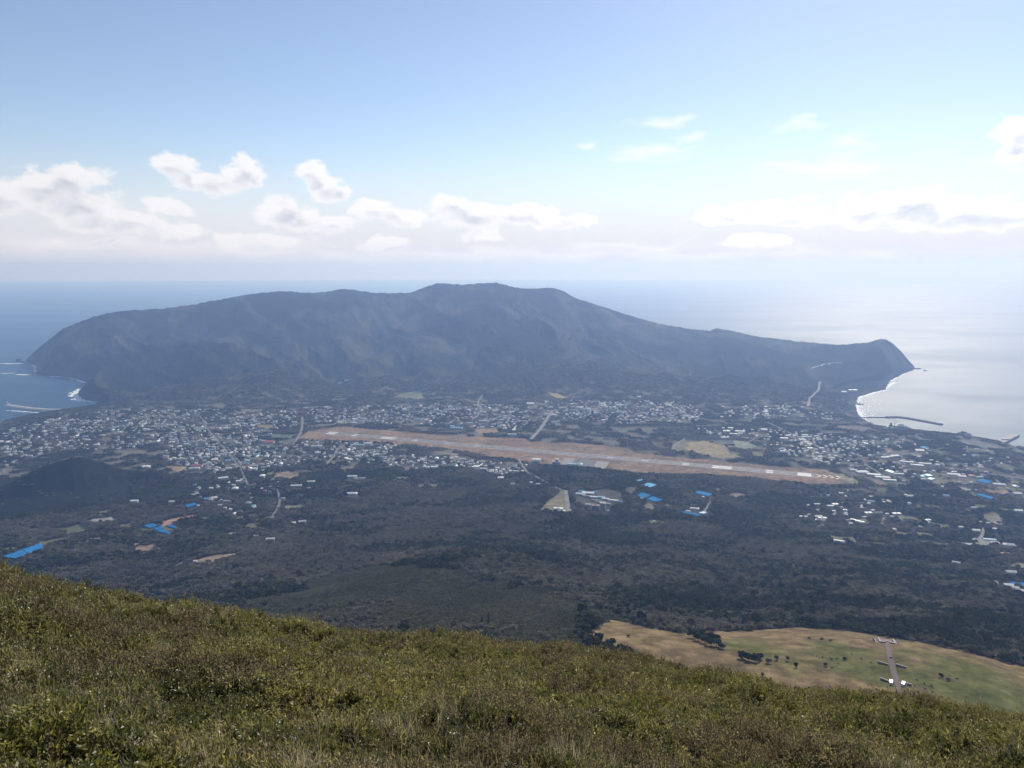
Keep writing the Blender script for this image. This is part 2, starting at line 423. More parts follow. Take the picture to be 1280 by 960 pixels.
AF_PX = [(370, 549), (385, 540), (405, 535.5), (430, 534), (500, 539.5), (560, 544.5), (655, 548), (664, 552), (720, 553.5), (785, 560), (794, 566), (880, 575), (960, 582), (1032, 587),
         (1062, 606), (1035, 607), (990, 603), (960, 600), (890, 595), (800, 592.5), (775, 592), (728, 590), (670, 580), (640, 573.5), (600, 568), (560, 561), (520, 557), (480, 553), (420, 551)]
AF_Z = 94.0
AF = np.array([sea_pt(x, y, AF_Z) for x, y in AF_PX])
RISES = []   # (x px, y px, z, height, radius)
for (x, y, z, h, R) in [(70, 628, 120, 34, 150), (110, 612, 115, 22, 90), (650, 745, 330, 16, 130), (560, 730, 300, 10, 130), (985, 478, 120, -25, 200), (1082, 534, 30, 26, 60), (1130, 548, 40, 8, 120)]:
    X, Y = sea_pt(x, y, z); RISES.append((X, Y, h, R))

def height(x, y, detail=True):
    x = np.asarray(x, float); y = np.asarray(y, float)
    r = np.hypot(x, y); az = np.arctan2(x, y)
    # the cone's flank, its shelf reaching a little farther on the right
    s = 1 + 0.12*sstep(np.degrees(az), 14, 38)*sstep(r, 350, 650)*(1-sstep(r, 1200, 2400))
    z = profile(r/s)
    und = (fbm(x/330, y/330, 4)-0.5)*2
    gul = (fbm(az*9.0+2, r/900.0, 3)-0.5)*2
    far = sstep(r, 760, 1200)*(1-sstep(r, 2600, 3200))
    z = z + (und*14 + gul*22)*far + (fbm(x/90, y/90, 3)-0.5)*5*sstep(r, 300, 700)
    z = z + und*5*sstep(r, 2600, 3200)
    # shallow hollows on the grazing shelf
    for (X, Y, h, R) in RISES:
        z = z + h*np.exp(-((x-X)**2+(y-Y)**2)/(2*R*R))
    # the dark cone with its scalloped flank
    mx = (x > -2600) & (x < -500) & (y > 1700) & (y < 3300)
    if mx.any():
        xs, ys = x[mx], y[mx]
        best = np.full(xs.shape, -1e9)
        P = cone_pts
        for i in range(len(P)-1):
            x0, y0, z0 = P[i]; x1, y1, z1 = P[i+1]
            dx = x1-x0; dy = y1-y0
            t = np.clip(((xs-x0)*dx+(ys-y0)*dy)/(dx*dx+dy*dy), 0, 1)
            d = np.hypot(xs-x0-t*dx, ys-y0-t*dy)
            u = np.arctan2(xs, ys)*2700
            rib = (ridged(u/110.0+3, d/500.0, 3)-0.55)*52*np.clip(d/60, 0, 1)*np.exp(-((d-130)/120)**2)
            best = np.maximum(best, z0+t*(z1-z0) - np.sqrt(d*d+10**2)*1.10 + 9.0 + rib)
        k = 12.0
        base = z[mx]
        hh = np.clip(0.5+0.5*(best-base)/k, 0, 1)
        z[mx] = base*(1-hh)+best*hh + k*hh*(1-hh)
    # the high southern mountain
    rf = np.interp(az, fa, fr); rr = np.interp(az, ra, rd); zr = np.interp(az, ra, rz) + (fbm(az*260+5, az*0+3.3, 3)-0.5)*16*sstep(np.interp(az, ra, rz), 40, 200)
    t = (r-rf)/(rr-rf)
    tc = np.clip(t, 0, 1)
    body = z + (zr-z)*(0.25*tc + 0.75*tc**1.7)
    u = az*6200
    warp = (fbm(x/900, y/900, 3)-0.5)*500
    sp1 = ridged((u+0.30*r+warp)/620.0, r/2600.0+1.7, 4, 0.5)-0.62
    sp2 = ridged((u-0.20*r+warp)/210.0+9, r/900.0, 3, 0.5)-0.6
    hgt = np.clip(zr/500.0, 0.15, 1)
    env = (tc*(1-tc)*4)**0.8*(t > 0)*(t < 1)
    body = body + (sp1*300 + sp2*95 + (fbm(x/70, y/70, 3)-0.5)*22)*env*hgt
    body = np.where(t > 1, zr - (r-rr)*0.32, body)
    z = np.where(t > 0, body, z)
    # level airfield
    m = (r > 2300) & (r < 3900)
    if m.any():
        ins = inside_poly(AF, x[m], y[m]); d = seg_dist(AF, x[m], y[m])
        w = np.where(ins, 1.0, 1-sstep(d, 8, 90))
        zz = z[m]; z[m] = zz*(1-w)+AF_Z*w
    # shoreline: land only rises inland of the coast
    m = r > 3000
    if m.any():
        ins = inside_poly(CP, x[m], y[m]); d = seg_dist(CP, x[m], y[m])
        jag = (fbm(x[m]/60, y[m]/60, 3)-0.5)*26
        sd = np.where(ins, d, -d) + jag*(d < 400)
        low = z[m] < 110
        cap = np.where(sd > 0, 5 + sd*np.where(tc[m] > 0.05, 1.15, 0.16), sd*0.4-4)
        z[m] = np.minimum(z[m], cap)
    # the near crest the photographer stands on
    c = np.interp(az, ca, cc)
    rc = 21 + 3*np.sin(az*5)
    mn = r < 90
    if mn.any():
        rn = r[mn]; cn = c[mn]; rcn = rc[mn]
        eye = 1.75
        near = CAM_H - eye - rn*(cn-eye/rcn) - 0.78*sstep(rn, 2, 9)
        drop = CAM_H - 0.78 - cn*rcn - (rn-rcn)*(cn-eye/rcn) - 0.012*(rn-rcn)**2
        near = np.where(rn < rcn, near, drop)
        w = sstep(rn, 30, 80)
        bumps = (fbm(x[mn]/2.6, y[mn]/2.6, 3)-0.5)*0.75 + (fbm(x[mn]/0.9+7, y[mn]/0.9, 2)-0.5)*0.3
        z[mn] = (near+bumps*sstep(rn, 2, 7)*(1-0.35*sstep(rn, 14, 20)))*(1-w) + z[mn]*w
    return z

def ground_at(x, y, z0=None):
    """first point of the ground along the bearing of photo point (x, y)"""
    d = px_dir(x, y); h = math.hypot(d[0], d[1])
    rs = np.concatenate([np.linspace(90, 700, 150), np.linspace(704, 5200, 1150), np.linspace(5206, 9000, 500)])
    X = d[0]/h*rs; Y = d[1]/h*rs; Z = CAM_H + d[2]/h*rs
    g = height(X, Y) - Z
    i = np.argmax(g > 0) if (g > 0).any() else len(rs)-1
    i = max(i, 1)
    t = g[i-1]/(g[i-1]-g[i]) if g[i] != g[i-1] else 0
    r = rs[i-1] + (rs[i]-rs[i-1])*min(max(t, 0), 1)
    X = d[0]/h*r; Y = d[1]/h*r
    return float(X), float(Y), float(max(height(np.array([X]), np.array([Y]))[0], 0.0))
def ground_many(pts):
    return [ground_at(x, y) for x, y in pts]
def hz(x, y): return float(height(np.array([float(x)]), np.array([float(y)]))[0])
def poly_px(pts):
    return np.array([ground_at(x, y)[:2] for x, y in pts])

# open ground: photo outline, colour, colour spread
TAN = (0.27, 0.215, 0.115); PALE = (0.30, 0.28, 0.17); BROWN = (0.20, 0.15, 0.11); EARTH = (0.34, 0.22, 0.13); GREEN = (0.10, 0.14, 0.05); MID = (0.13, 0.135, 0.075); GREY = (0.24, 0.235, 0.20)
FIELDS = [
    ([(858, 553), (880, 551), (905, 557), (915, 566), (930, 573), (900, 573), (872, 567), (850, 559)], TAN),
    ([(840, 556), (856, 548), (862, 556), (848, 566), (838, 562)], (0.16, 0.15, 0.09)),
    ([(916, 551), (936, 552), (946, 558), (930, 563), (918, 557)], (0.22, 0.24, 0.17)),
    ([(700, 614), (708, 614), (713, 642), (674, 640), (684, 626)], (0.17, 0.15, 0.09)),
    ([(206, 582), (236, 583), (235, 590), (214, 588)], (0.25, 0.19, 0.12)),
    ([(338, 542), (368, 543), (365, 548), (340, 547.5)], (0.11, 0.13, 0.085)),
    ([(322, 531), (342, 531), (340, 536), (322, 535)], (0.22, 0.18, 0.09)),
    ([(590, 536), (622, 535), (623, 541), (600, 543)], (0.27, 0.19, 0.12)),
    ([(686, 490), (698, 492), (712, 498), (702, 499), (690, 495)], (0.36, 0.30, 0.14)),
    ([(516, 499), (526, 493), (532, 499)], (0.25, 0.22, 0.14)),
    ([(488, 497), (516, 490), (532, 492), (516, 499)], (0.15, 0.16, 0.10)),
    ([(238, 702), (262, 695), (300, 690), (306, 694), (282, 699), (252, 706)], (0.22, 0.17, 0.12)),
    ([(244, 704), (268, 700), (288, 695), (284, 699), (254, 706)], EARTH),
    ([(200, 655), (214, 648), (248, 642), (250, 646), (222, 652), (208, 661)], (0.30, 0.19, 0.13)),
    ([(560, 567), (572, 567), (575, 574), (562, 574)], (0.24, 0.2, 0.14)),
    ([(490, 599), (500, 595), (514, 596), (512, 600), (498, 602)], (0.15, 0.14, 0.09)),
    ([(522, 605), (533, 604), (531, 611), (521, 611)], (0.17, 0.145, 0.10)),
    ([(538, 605), (549, 604), (544, 610), (536, 610)], (0.17, 0.145, 0.10)),
    ([(803, 654), (812, 650), (832, 652), (832, 655), (816, 657)], (0.15, 0.19, 0.05)),
    ([(828, 631), (836, 630), (846, 635), (832, 636)], (0.17, 0.18, 0.12)),
    ([(884, 645), (890, 643), (898, 646), (890, 648)], (0.16, 0.18, 0.12)),
    ([(908, 617), (925, 615), (936, 620), (918, 624)], (0.22, 0.17, 0.12)),
    ([(890, 612), (900, 610), (905, 616), (895, 618)], (0.18, 0.14, 0.10)),
    ([(98, 682), (116, 672), (132, 671), (126, 678), (104, 683)], (0.20, 0.20, 0.09)),
    ([(1160, 602), (1170, 600), (1186, 605), (1172, 608)], (0.13, 0.13, 0.08)),
    ([(1242, 613), (1256, 612), (1264, 616), (1250, 619)], (0.26, 0.19, 0.13)),
    ([(1222, 643), (1246, 640), (1256, 648), (1232, 652)], (0.16, 0.16, 0.10)),
    ([(1228, 650), (1248, 647), (1258, 654), (1238, 655)], (0.25, 0.22, 0.18)),
    ([(1216, 678), (1226, 676), (1246, 682), (1236, 684)], (0.24, 0.20, 0.17)),
    ([(1258, 708), (1272, 702), (1300, 706), (1300, 712), (1262, 712)], (0.18, 0.16, 0.11)),
    ([(1084, 600), (1098, 598), (1108, 606), (1098, 608)], (0.20, 0.16, 0.12)),
    ([(1035, 590), (1052, 592), (1078, 603), (1066, 606)], (0.26, 0.24, 0.14)),
    ([(1102, 644), (1110, 650), (1101, 658)], (0.24, 0.2, 0.12)),
    ([(1018, 656), (1030, 655), (1033, 660), (1020, 660)], (0.2, 0.16, 0.12)),
    ([(340, 592), (362, 588), (380, 596), (360, 600), (345, 598)], (0.23, 0.17, 0.12)),
    ([(352, 632), (380, 628), (384, 634), (356, 638)], (0.15, 0.15, 0.09)),
    ([(305, 657), (322, 652), (324, 664), (308, 664)], (0.13, 0.11, 0.09)),
    ([(780, 612), (795, 608), (802, 614), (790, 620), (782, 618)], (0.09, 0.092, 0.06)),
    ([(716, 616), (760, 610), (780, 616), (778, 628), (755, 634), (718, 630)], (0.075, 0.072, 0.055)),
    ([(800, 634), (812, 628), (822, 636), (812, 640)], (0.22, 0.18, 0.14)),
    ([(1195, 549), (1215, 549), (1248, 556), (1262, 562), (1235, 561), (1205, 556)], (0.14, 0.135, 0.12)),
    ([(1040, 535), (1075, 533), (1095, 536), (1080, 540)], (0.16, 0.14, 0.12)),
    ([(735, 797), (762, 774), (800, 782), (850, 791), (885, 789), (950, 787), (1000, 784), (1050, 787), (1100, 795), (1150, 803), (1200, 813), (1240, 823), (1280, 834), (1420, 872),
      (1420, 945), (1280, 912), (1100, 884), (1000, 866), (880, 850), (800, 822)], None),
]
rnd = random.Random(11)
# small strips of farmland scattered among the woods on both sides
for i in range(120):
    if i < 58: x = rnd.uniform(1045, 1300); y = rnd.uniform(560, 690)
    elif i < 78: x = rnd.uniform(0, 340); y = rnd.uniform(600, 690)
    elif i < 100: x = rnd.uniform(200, 640); y = rnd.uniform(505, 600)
    else: x = rnd.uniform(850, 1100); y = rnd.uniform(520, 570)
    k = (y-480)/110
    w = rnd.uniform(5, 15)*k; h = rnd.uniform(1.0, 2.6)*k; s = (0.22 if x > 640 else -0.3)
    if x < 300 and y < 634: y = rnd.uniform(640, 690)
    c = rnd.choice([MID, BROWN, GREY, (0.16, 0.15, 0.09), (0.11, 0.12, 0.07), (0.15, 0.12, 0.09)])
    FIELDS.append(([(x-w, y-h-s*w*0.5), (x+w*0.6, y-h+s*w*0.3), (x+w, y+h+s*w*0.5), (x-w*0.6, y+h-s*w*0.3)], c))
FW = [(poly_px(p), c) for p, c in FIELDS]
MEADOW = [p for p, c in FW if c is None][0]

# ------------------------------------------------------------------ ground sheet
def grid_mesh(name, X, Y, Z, nr, na):
    me = bpy.data.meshes.new(name)
    co = np.stack([X, Y, Z], -1).astype(np.float32).reshape(-1, 3)
    me.vertices.add(len(co)); me.vertices.foreach_set('co', co.ravel())
    i = np.arange(nr-1)[:, None]*na + np.arange(na-1)[None, :]
    q = np.stack([i, i+1, i+na+1, i+na], -1).reshape(-1, 4)[:, ::-1]
    nq = len(q)
    me.loops.add(nq*4); me.loops.foreach_set('vertex_index', q.astype(np.int32).ravel())
    me.polygons.add(nq); me.polygons.foreach_set('loop_start', np.arange(nq, dtype=np.int32)*4)
    me.polygons.foreach_set('loop_total', np.full(nq, 4, np.int32))
    me.polygons.foreach_set('use_smooth', np.ones(nq, bool))
    me.update(calc_edges=True)
    return me
azs = np.radians(np.linspace(-47, 47, 1500))
rs = np.concatenate([np.geomspace(1.5, 90, 150)[:-1], np.geomspace(90, 450, 30)[:-1], np.geomspace(450, 4800, 470)[:-1], np.linspace(4800, 8600, 260)[:-1], np.geomspace(8600, 11500, 14)])
R, A = np.meshgrid(rs, azs, indexing='ij')
GX = (R*np.sin(A)); GY = (R*np.cos(A))
GZ = height(GX.ravel(), GY.ravel()).reshape(GX.shape)
GZ = np.maximum(GZ, -30)
gme = grid_mesh('ground', GX, GY, GZ, len(rs), len(azs))

def lerp3(c0, c1, t): return np.array(c0)[None, :]*(1-t[:, None]) + np.array(c1)[None, :]*t[:, None]
def meadow_colour(x, y):
    n = fbm(x/45, y/45, 5); n2 = fbm(x/11+5, y/11, 3)
    straw = lerp3((0.120, 0.086, 0.042), (0.19, 0.135, 0.068), sstep(n2, 0.3, 0.7))
    green = lerp3((0.075, 0.080, 0.022), (0.115, 0.108, 0.036), sstep(n2, 0.3, 0.7))
    g = np.zeros(len(x))
    for (px, py, rad) in [(1075, 838, 55), (1150, 850, 60), (1040, 815, 45), (1120, 815, 40), (1000, 835, 40), (1220, 868, 60), (950, 812, 40), (1180, 835, 40)]:
        X, Y, _ = ground_at(px, py); g = np.maximum(g, np.exp(-((x-X)**2+(y-Y)**2)/(2*rad*rad)))
    t = sstep(g + (n-0.5)*1.3, 0.4, 1.05)
    return straw*(1-t[:, None]) + green*t[:, None]
x = GX.ravel(); y = GY.ravel(); r = np.hypot(x, y)
wood = lerp3((0.038, 0.040, 0.024), (0.075, 0.062, 0.048), sstep(fbm(x/260, y/260, 4), 0.35, 0.65))
u_ = np.arctan2(x, y)*6200; wp_ = (fbm(x/900, y/900, 3)-0.5)*500
streak = 0.5*ridged((u_+0.30*r+wp_)/310.0+4, r/1500.0, 4)+0.5*fbm(x/240+3, y/300, 5, 0.6)
far = lerp3((0.006, 0.014, 0.009), (0.068, 0.070, 0.040), sstep(streak, 0.44, 0.74))
tf = sstep(r, 4200, 5200)[:, None]
colr = wood*(1-tf) + far*tf
# patchwork of plots, yards and lanes in the inhabited plain
blk = vnoise(x/38+4, y/38); blk2 = vnoise(x/95+9, y/70)
plain = (sstep(r, 2600, 2900)*(1-sstep(r, 4700, 5200)))
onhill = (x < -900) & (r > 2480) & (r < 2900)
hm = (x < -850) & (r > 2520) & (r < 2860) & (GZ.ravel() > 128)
colr[hm] = np.array((0.009, 0.012, 0.010))*(0.7+0.9*fbm(x[hm]/35, y[hm]/35, 3))[:, None]  # dark scrub on the cone hill, darkened further to paint in its shade
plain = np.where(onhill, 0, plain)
pm = plain*(sstep(blk, 0.56, 0.66))*(sstep(blk2, 0.35, 0.6))
pc = lerp3((0.11, 0.11, 0.075), (0.19, 0.175, 0.14), vnoise(x/60+20, y/60))
colr = colr*(1-pm[:, None]*0.75) + pc*pm[:, None]*0.75
FW.insert(0, (poly_px([(300, 765), (345, 738), (400, 716), (470, 706), (560, 712), (610, 728), (655, 716), (740, 741), (770, 762), (764, 785), (700, 815), (480, 815), (330, 800)]), (0.052, 0.050, 0.032)))
for P, c in FW:
    x0, y0 = P.min(0)-5; x1, y1 = P.max(0)+5
    m = (x > x0) & (x < x1) & (y > y0) & (y < y1)
    if not m.any(): continue
    idx = np.nonzero(m)[0]; jx = (fbm(x[idx]/25, y[idx]/25, 2)-0.5)*10
    ins = inside_poly(P, x[idx]+jx, y[idx]+jx); idx = idx[ins]
    if not len(idx): continue
    if c is None: colr[idx] = meadow_colour(x[idx], y[idx])
    else: colr[idx] = np.array(c)*(0.75+0.5*fbm(x[idx]/20, y[idx]/9, 3))[:, None]
idx = np.nonzero((r > 2300) & (r < 3900))[0]
ins = inside_poly(AF, x[idx], y[idx]); idx = idx[ins]
af = lerp3((0.175, 0.122, 0.078), (0.265, 0.180, 0.108), sstep(fbm(x[idx]/60, y[idx]/40, 4), 0.3, 0.7))
colr[idx] = af
# bare lava shore
sd = np.full(len(x), 1e9); mm = np.nonzero((r > 3000) & (r < 8600))[0]
sd[mm] = seg_dist(CP, x[mm], y[mm])
zz = GZ.ravel()
rk = (sd < 55) & (zz < 40)
colr[rk] = np.array((0.045, 0.042, 0.042))
low = (sd < 110) & (r < 5200) & (fbm(x/50, y/50, 3) > 0.5)
colr[low] = np.array((0.10, 0.095, 0.085))
near = r < 95
colr[near] = np.array((0.035, 0.03, 0.018))
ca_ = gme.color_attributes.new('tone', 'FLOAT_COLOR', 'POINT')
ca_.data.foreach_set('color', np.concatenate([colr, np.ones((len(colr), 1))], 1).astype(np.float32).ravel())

mt, nt, N, L = new_mat('ground')
o = N.new('ShaderNodeOutputMaterial'); b = N.new('ShaderNodeBsdfPrincipled'); L.new(b.outputs[0], o.inputs[0])
at_ = N.new('ShaderNodeAttribute'); at_.attribute_name = 'tone'
g = N.new('ShaderNodeNewGeometry')
def tex_noise(N, L, vec, scale, detail=5, rough=0.6):
    t = N.new('ShaderNodeTexNoise'); L.new(vec, t.inputs['Vector']); t.inputs['Scale'].default_value = scale
    t.inputs['Detail'].default_value = detail; t.inputs['Roughness'].default_value = rough; return t.outputs[0]
def maprange(N, L, v, a, b_, c, d):
    n = N.new('ShaderNodeMapRange'); L.new(v, n.inputs[0])
    for i, q in enumerate((a, b_, c, d)): n.inputs[i+1].default_value = q
    return n.outputs[0]
n1 = tex_noise(N, L, g.outputs['Position'], 0.05, 6, 0.7)
n2 = tex_noise(N, L, g.outputs['Position'], 0.5, 4, 0.7)
mu = N.new('ShaderNodeMath'); mu.operation = 'MULTIPLY'
L.new(maprange(N, L, n1, 0.32, 0.68, 0.55, 1.5), mu.inputs[0]); L.new(maprange(N, L, n2, 0.3, 0.7, 0.72, 1.3), mu.inputs[1])
sc_ = N.new('ShaderNodeVectorMath'); sc_.operation = 'SCALE'; L.new(at_.outputs['Color'], sc_.inputs[0]); L.new(mu.outputs[0], sc_.inputs['Scale'])
L.new(sc_.outputs[0], b.inputs['Base Color']); b.inputs['Roughness'].default_value = 1.0; b.inputs['Specular IOR Level'].default_value = 0.05
bp = N.new('ShaderNodeBump'); bp.inputs['Strength'].default_value = 1.0; bp.inputs['Distance'].default_value = 13.0
vo = N.new('ShaderNodeTexVoronoi'); L.new(g.outputs['Position'], vo.inputs['Vector']); vo.inputs['Scale'].default_value = 0.075
sepp = N.new('ShaderNodeSeparateXYZ'); L.new(g.outputs['Position'], sepp.inputs[0])
fm = maprange(N, L, sepp.outputs[1], 3900, 5200, 0.0, 1.0)
hm = N.new('ShaderNodeMath'); hm.operation = 'MULTIPLY'; L.new(vo.outputs['Distance'], hm.inputs[0]); L.new(fm, hm.inputs[1])
h2 = N.new('ShaderNodeMath'); h2.operation = 'MULTIPLY'; L.new(n1, h2.inputs[0]); L.new(fm, h2.inputs[1])
h3 = N.new('ShaderNodeMath'); h3.operation = 'MULTIPLY_ADD'; L.new(hm.outputs[0], h3.inputs[0]); h3.inputs[1].default_value = -0.7; L.new(h2.outputs[0], h3.inputs[2])
L.new(h3.outputs[0], bp.inputs['Height']); L.new(bp.outputs[0], b.inputs['Normal'])
gme.materials.append(mt)
ground = kind(obj('ground', gme), 'structure')

# ------------------------------------------------------------------ the sea
SEA_R = 56000.0
sea_r = np.concatenate([[50], np.geomspace(2000, SEA_R, 60)]); sea_a = np.linspace(0, 2*np.pi, 181)
R2, A2 = np.meshgrid(sea_r, sea_a, indexing='ij')
sme = grid_mesh('sea', R2*np.sin(A2), R2*np.cos(A2), np.zeros_like(R2), len(sea_r), len(sea_a))
mt, nt, N, L = new_mat('sea_water')
o = N.new('ShaderNodeOutputMaterial'); b = N.new('ShaderNodeBsdfPrincipled'); L.new(b.outputs[0], o.inputs[0])
g = N.new('ShaderNodeNewGeometry')
mp = N.new('ShaderNodeMapping'); L.new(g.outputs['Position'], mp.inputs[0]); mp.inputs['Scale'].default_value = (1, 2.2, 1); mp.inputs['Rotation'].default_value = (0, 0, 0.35)
w1 = tex_noise(N, L, mp.outputs[0], 0.012, 8, 0.72)
big = tex_noise(N, L, mp.outputs[0], 0.00042, 6, 0.62)
b.inputs['Base Color'].default_value = (0.014, 0.062, 0.115, 1)
b.inputs['IOR'].default_value = 1.33; b.inputs['Specular IOR Level'].default_value = 0.26
L.new(maprange(N, L, big, 0.4, 0.6, 0.42, 0.55), b.inputs['Roughness'])
bp = N.new('ShaderNodeBump'); bp.inputs['Strength'].default_value = 0.5; bp.inputs['Distance'].default_value = 6.0
L.new(w1, bp.inputs['Height']); L.new(bp.outputs[0], b.inputs['Normal'])
sme.materials.append(mt)
kind(obj('sea', sme), 'structure')

# ------------------------------------------------------------------ the air
mt, nt, N, L = new_mat('haze')
o = N.new('ShaderNodeOutputMaterial'); v = N.new('ShaderNodeVolumePrincipled'); L.new(v.outputs[0], o.inputs['Volume'])
v.inputs['Color'].default_value = (*HAZE_COLOR, 1); v.inputs['Density'].default_value = HAZE_DENSITY; v.inputs['Anisotropy'].default_value = HAZE_ANISO; v.inputs['Absorption Color'].default_value = (0.72, 0.72, 0.72, 1)
hb = MB(); hb.box(-57500, 57500, -57500, 57500, -34.0, 1080.0)
kind(hb.build('haze', mt), 'stuff')

# ------------------------------------------------------------------ where open ground keeps the woods away
MRES = 5.0; MX0, MY0 = -4500.0, 300.0; MW, MH = 1800, 1160
OPEN = np.zeros((MH, MW), bool)          # no tree here
TOWN = np.zeros((MH, MW), bool)          # few trees here
def gz(x, y):
    """height of the ground sheet itself"""
    r = math.hypot(x, y); a = math.atan2(x, y)
    i = int(np.clip(np.searchsorted(rs, r)-1, 0, len(rs)-2)); j = (a-azs[0])/(azs[1]-azs[0]); j0 = int(min(max(j, 0), len(azs)-2))
    t = (r-rs[i])/(rs[i+1]-rs[i]); u = min(max(j-j0, 0), 1)
    return float((GZ[i, j0]*(1-u)+GZ[i, j0+1]*u)*(1-t) + (GZ[i+1, j0]*(1-u)+GZ[i+1, j0+1]*u)*t)
def mark_poly(P, grid, grow=0.0):
    c = P.mean(0); Q = c + (P-c)*(1+grow)
    i0 = int((Q[:, 0].min()-MX0)/MRES)-1; i1 = int((Q[:, 0].max()-MX0)/MRES)+2
    j0 = int((Q[:, 1].min()-MY0)/MRES)-1; j1 = int((Q[:, 1].max()-MY0)/MRES)+2
    i0 = max(i0, 0); j0 = max(j0, 0); i1 = min(i1, MW); j1 = min(j1, MH)
    if i1 <= i0 or j1 <= j0: return
    xx, yy = np.meshgrid(MX0+(np.arange(i0, i1)+0.5)*MRES, MY0+(np.arange(j0, j1)+0.5)*MRES)
    grid[j0:j1, i0:i1] |= inside_poly(Q, xx.ravel(), yy.ravel()).reshape(xx.shape)
def mark_disc(x, y, rad):
    i0 = max(int((x-rad-MX0)/MRES), 0); i1 = min(int((x+rad-MX0)/MRES)+2, MW)
    j0 = max(int((y-rad-MY0)/MRES), 0); j1 = min(int((y+rad-MY0)/MRES)+2, MH)
    if i1 <= i0 or j1 <= j0: return
    xx, yy = np.meshgrid(MX0+(np.arange(i0, i1)+0.5)*MRES, MY0+(np.arange(j0, j1)+0.5)*MRES)
    OPEN[j0:j1, i0:i1] |= (xx-x)**2+(yy-y)**2 < rad*rad
def keep_clear(x, y, rad):
    """round a building, and a little on its near side so it can be seen over the crowns"""
    r = math.hypot(x, y); mark_disc(x, y, rad); mark_disc(x-x/r*rad*1.2, y-y/r*rad*1.2, rad*1.05); mark_disc(x-x/r*rad*2.1, y-y/r*rad*2.1, rad*0.9)
for P, c in FW[1:]: mark_poly(P, OPEN)
mark_poly(AF, OPEN, 0.01)

# ------------------------------------------------------------------ runway, taxiway, apron, roads
RA = np.array(sea_pt(406, 540.6, AF_Z)); RB = np.array(sea_pt(1020, 594.5, AF_Z))
RU = (RB-RA)/np.linalg.norm(RB-RA); RV = np.array([-RU[1], RU[0]]); RL = float(np.linalg.norm(RB-RA))
def rw(s, v): p = RA+RU*s+RV*v; return (p[0], p[1])
def strip_on_field(mb, s0, s1, v0, v1, dz):
    n = max(1, int(abs(s1-s0)/80))
    for i in range(n):
        a = s0+(s1-s0)*i/n; b2 = s0+(s1-s0)*(i+1)/n
        mb.quad([(*rw(a, v0), AF_Z+dz), (*rw(b2, v0), AF_Z+dz), (*rw(b2, v1), AF_Z+dz), (*rw(a, v1), AF_Z+dz)])
ang_rw = math.atan2(RU[1], RU[0])
def streaked(name, ca_col, cb_col, rough=0.85):
    mt, nt, N, L = new_mat(name)
    o = N.new('ShaderNodeOutputMaterial'); b = N.new('ShaderNodeBsdfPrincipled'); L.new(b.outputs[0], o.inputs[0])
    g = N.new('ShaderNodeNewGeometry'); mp = N.new('ShaderNodeMapping'); mp.vector_type = 'TEXTURE'; L.new(g.outputs['Position'], mp.inputs[0])
    mp.inputs['Rotation'].default_value = (0, 0, ang_rw); mp.inputs['Scale'].default_value = (90, 7, 1)
    t = tex_noise(N, L, mp.outputs[0], 1.0, 5, 0.65)
    mx = N.new('ShaderNodeMix'); mx.data_type = 'RGBA'; L.new(maprange(N, L, t, 0.4, 0.6, 0, 1), mx.inputs[0])
    mx.inputs[6].default_value = (*ca_col, 1); mx.inputs[7].default_value = (*cb_col, 1)
    L.new(mx.outputs[2], b.inputs['Base Color']); b.inputs['Roughness'].default_value = rough
    return mt
mb = MB(); strip_on_field(mb, 0, RL, -26, 26, 0.12)
kind(mb.build('runway', streaked('runway_asphalt', (0.125, 0.12, 0.125), (0.20, 0.165, 0.145))), 'structure')
mb = MB()
for k in range(-4, 5):
    if k == 0: continue
    for s0 in (16, RL-64): strip_on_field(mb, s0, s0+48, k*4.6-1.6, k*4.6+1.6, 0.22)
for s0 in (300, RL-372):
    for sg in (-1, 1): strip_on_field(mb, s0, s0+72, sg*11-4.6, sg*11+4.6, 0.22)
for ds, nb in ((150, 3), (460, 2), (620, 1), (760, 1)):
    for s0 in (ds, RL-ds-26):
        for sg in (-1, 1):
            for q in range(nb): strip_on_field(mb, s0, s0+26, sg*(8+q*4)-1.4, sg*(8+q*4)+1.4, 0.22)
s0 = 100
while s0 < RL-100: strip_on_field(mb, s0, s0+30, -0.6, 0.6, 0.22); s0 += 50
for sg in (-1, 1): strip_on_field(mb, 0, RL, sg*24-0.55, sg*24+0.55, 0.22)
kind(mb.build('runway_markings', M['paint']), 'structure')
mb = MB()
for k in range(4):
    for sg in (-1, 1):
        mb.quad([(*rw(RL+14+k*22, sg*1), AF_Z+0.2), (*rw(RL+18+k*22, sg*1), AF_Z+0.2), (*rw(RL+4+k*22, sg*20), AF_Z+0.2), (*rw(RL+0+k*22, sg*20), AF_Z+0.2)])
kind(mb.build('overrun_markings', M['paint']), 'structure')
# drainage channels and service lanes scoring the grass
mb = MB()
for v in (-52, 58, 96): strip_on_field(mb, 60, RL-120, v-1.6, v+1.6, 0.1)
for s in (330, 610, 900, 1080, 1240, 1480, 1760):
    if s < RL: strip_on_field(mb, s, s+3.2, -110, -27, 0.1)
kind(mb.build('drainage_lanes', simple('lane', (0.09, 0.075, 0.07), 0.9)), 'structure')
def flat_px(pts, z, dz): return [(*sea_pt(x, y, z), z+dz) for x, y in pts]
mb = MB(); mb.quad(flat_px([(702, 580.5), (712, 573.5), (736, 574.5), (762, 577.5), (756, 586.5), (730, 584.5)], AF_Z, 0.10))
kind(mb.build('apron', M['asphalt']), 'structure')
mb = MB(); mb.quad(flat_px([(701.5, 580), (706, 572.8), (719, 573.2), (713.5, 580.2)], AF_Z, 0.2)); mb.quad(flat_px([(741, 584.5), (746.5, 576.2), (762, 577.8), (755.5, 586)], AF_Z, 0.2))
kind(mb.build('apron_slabs', M['apron']), 'structure')
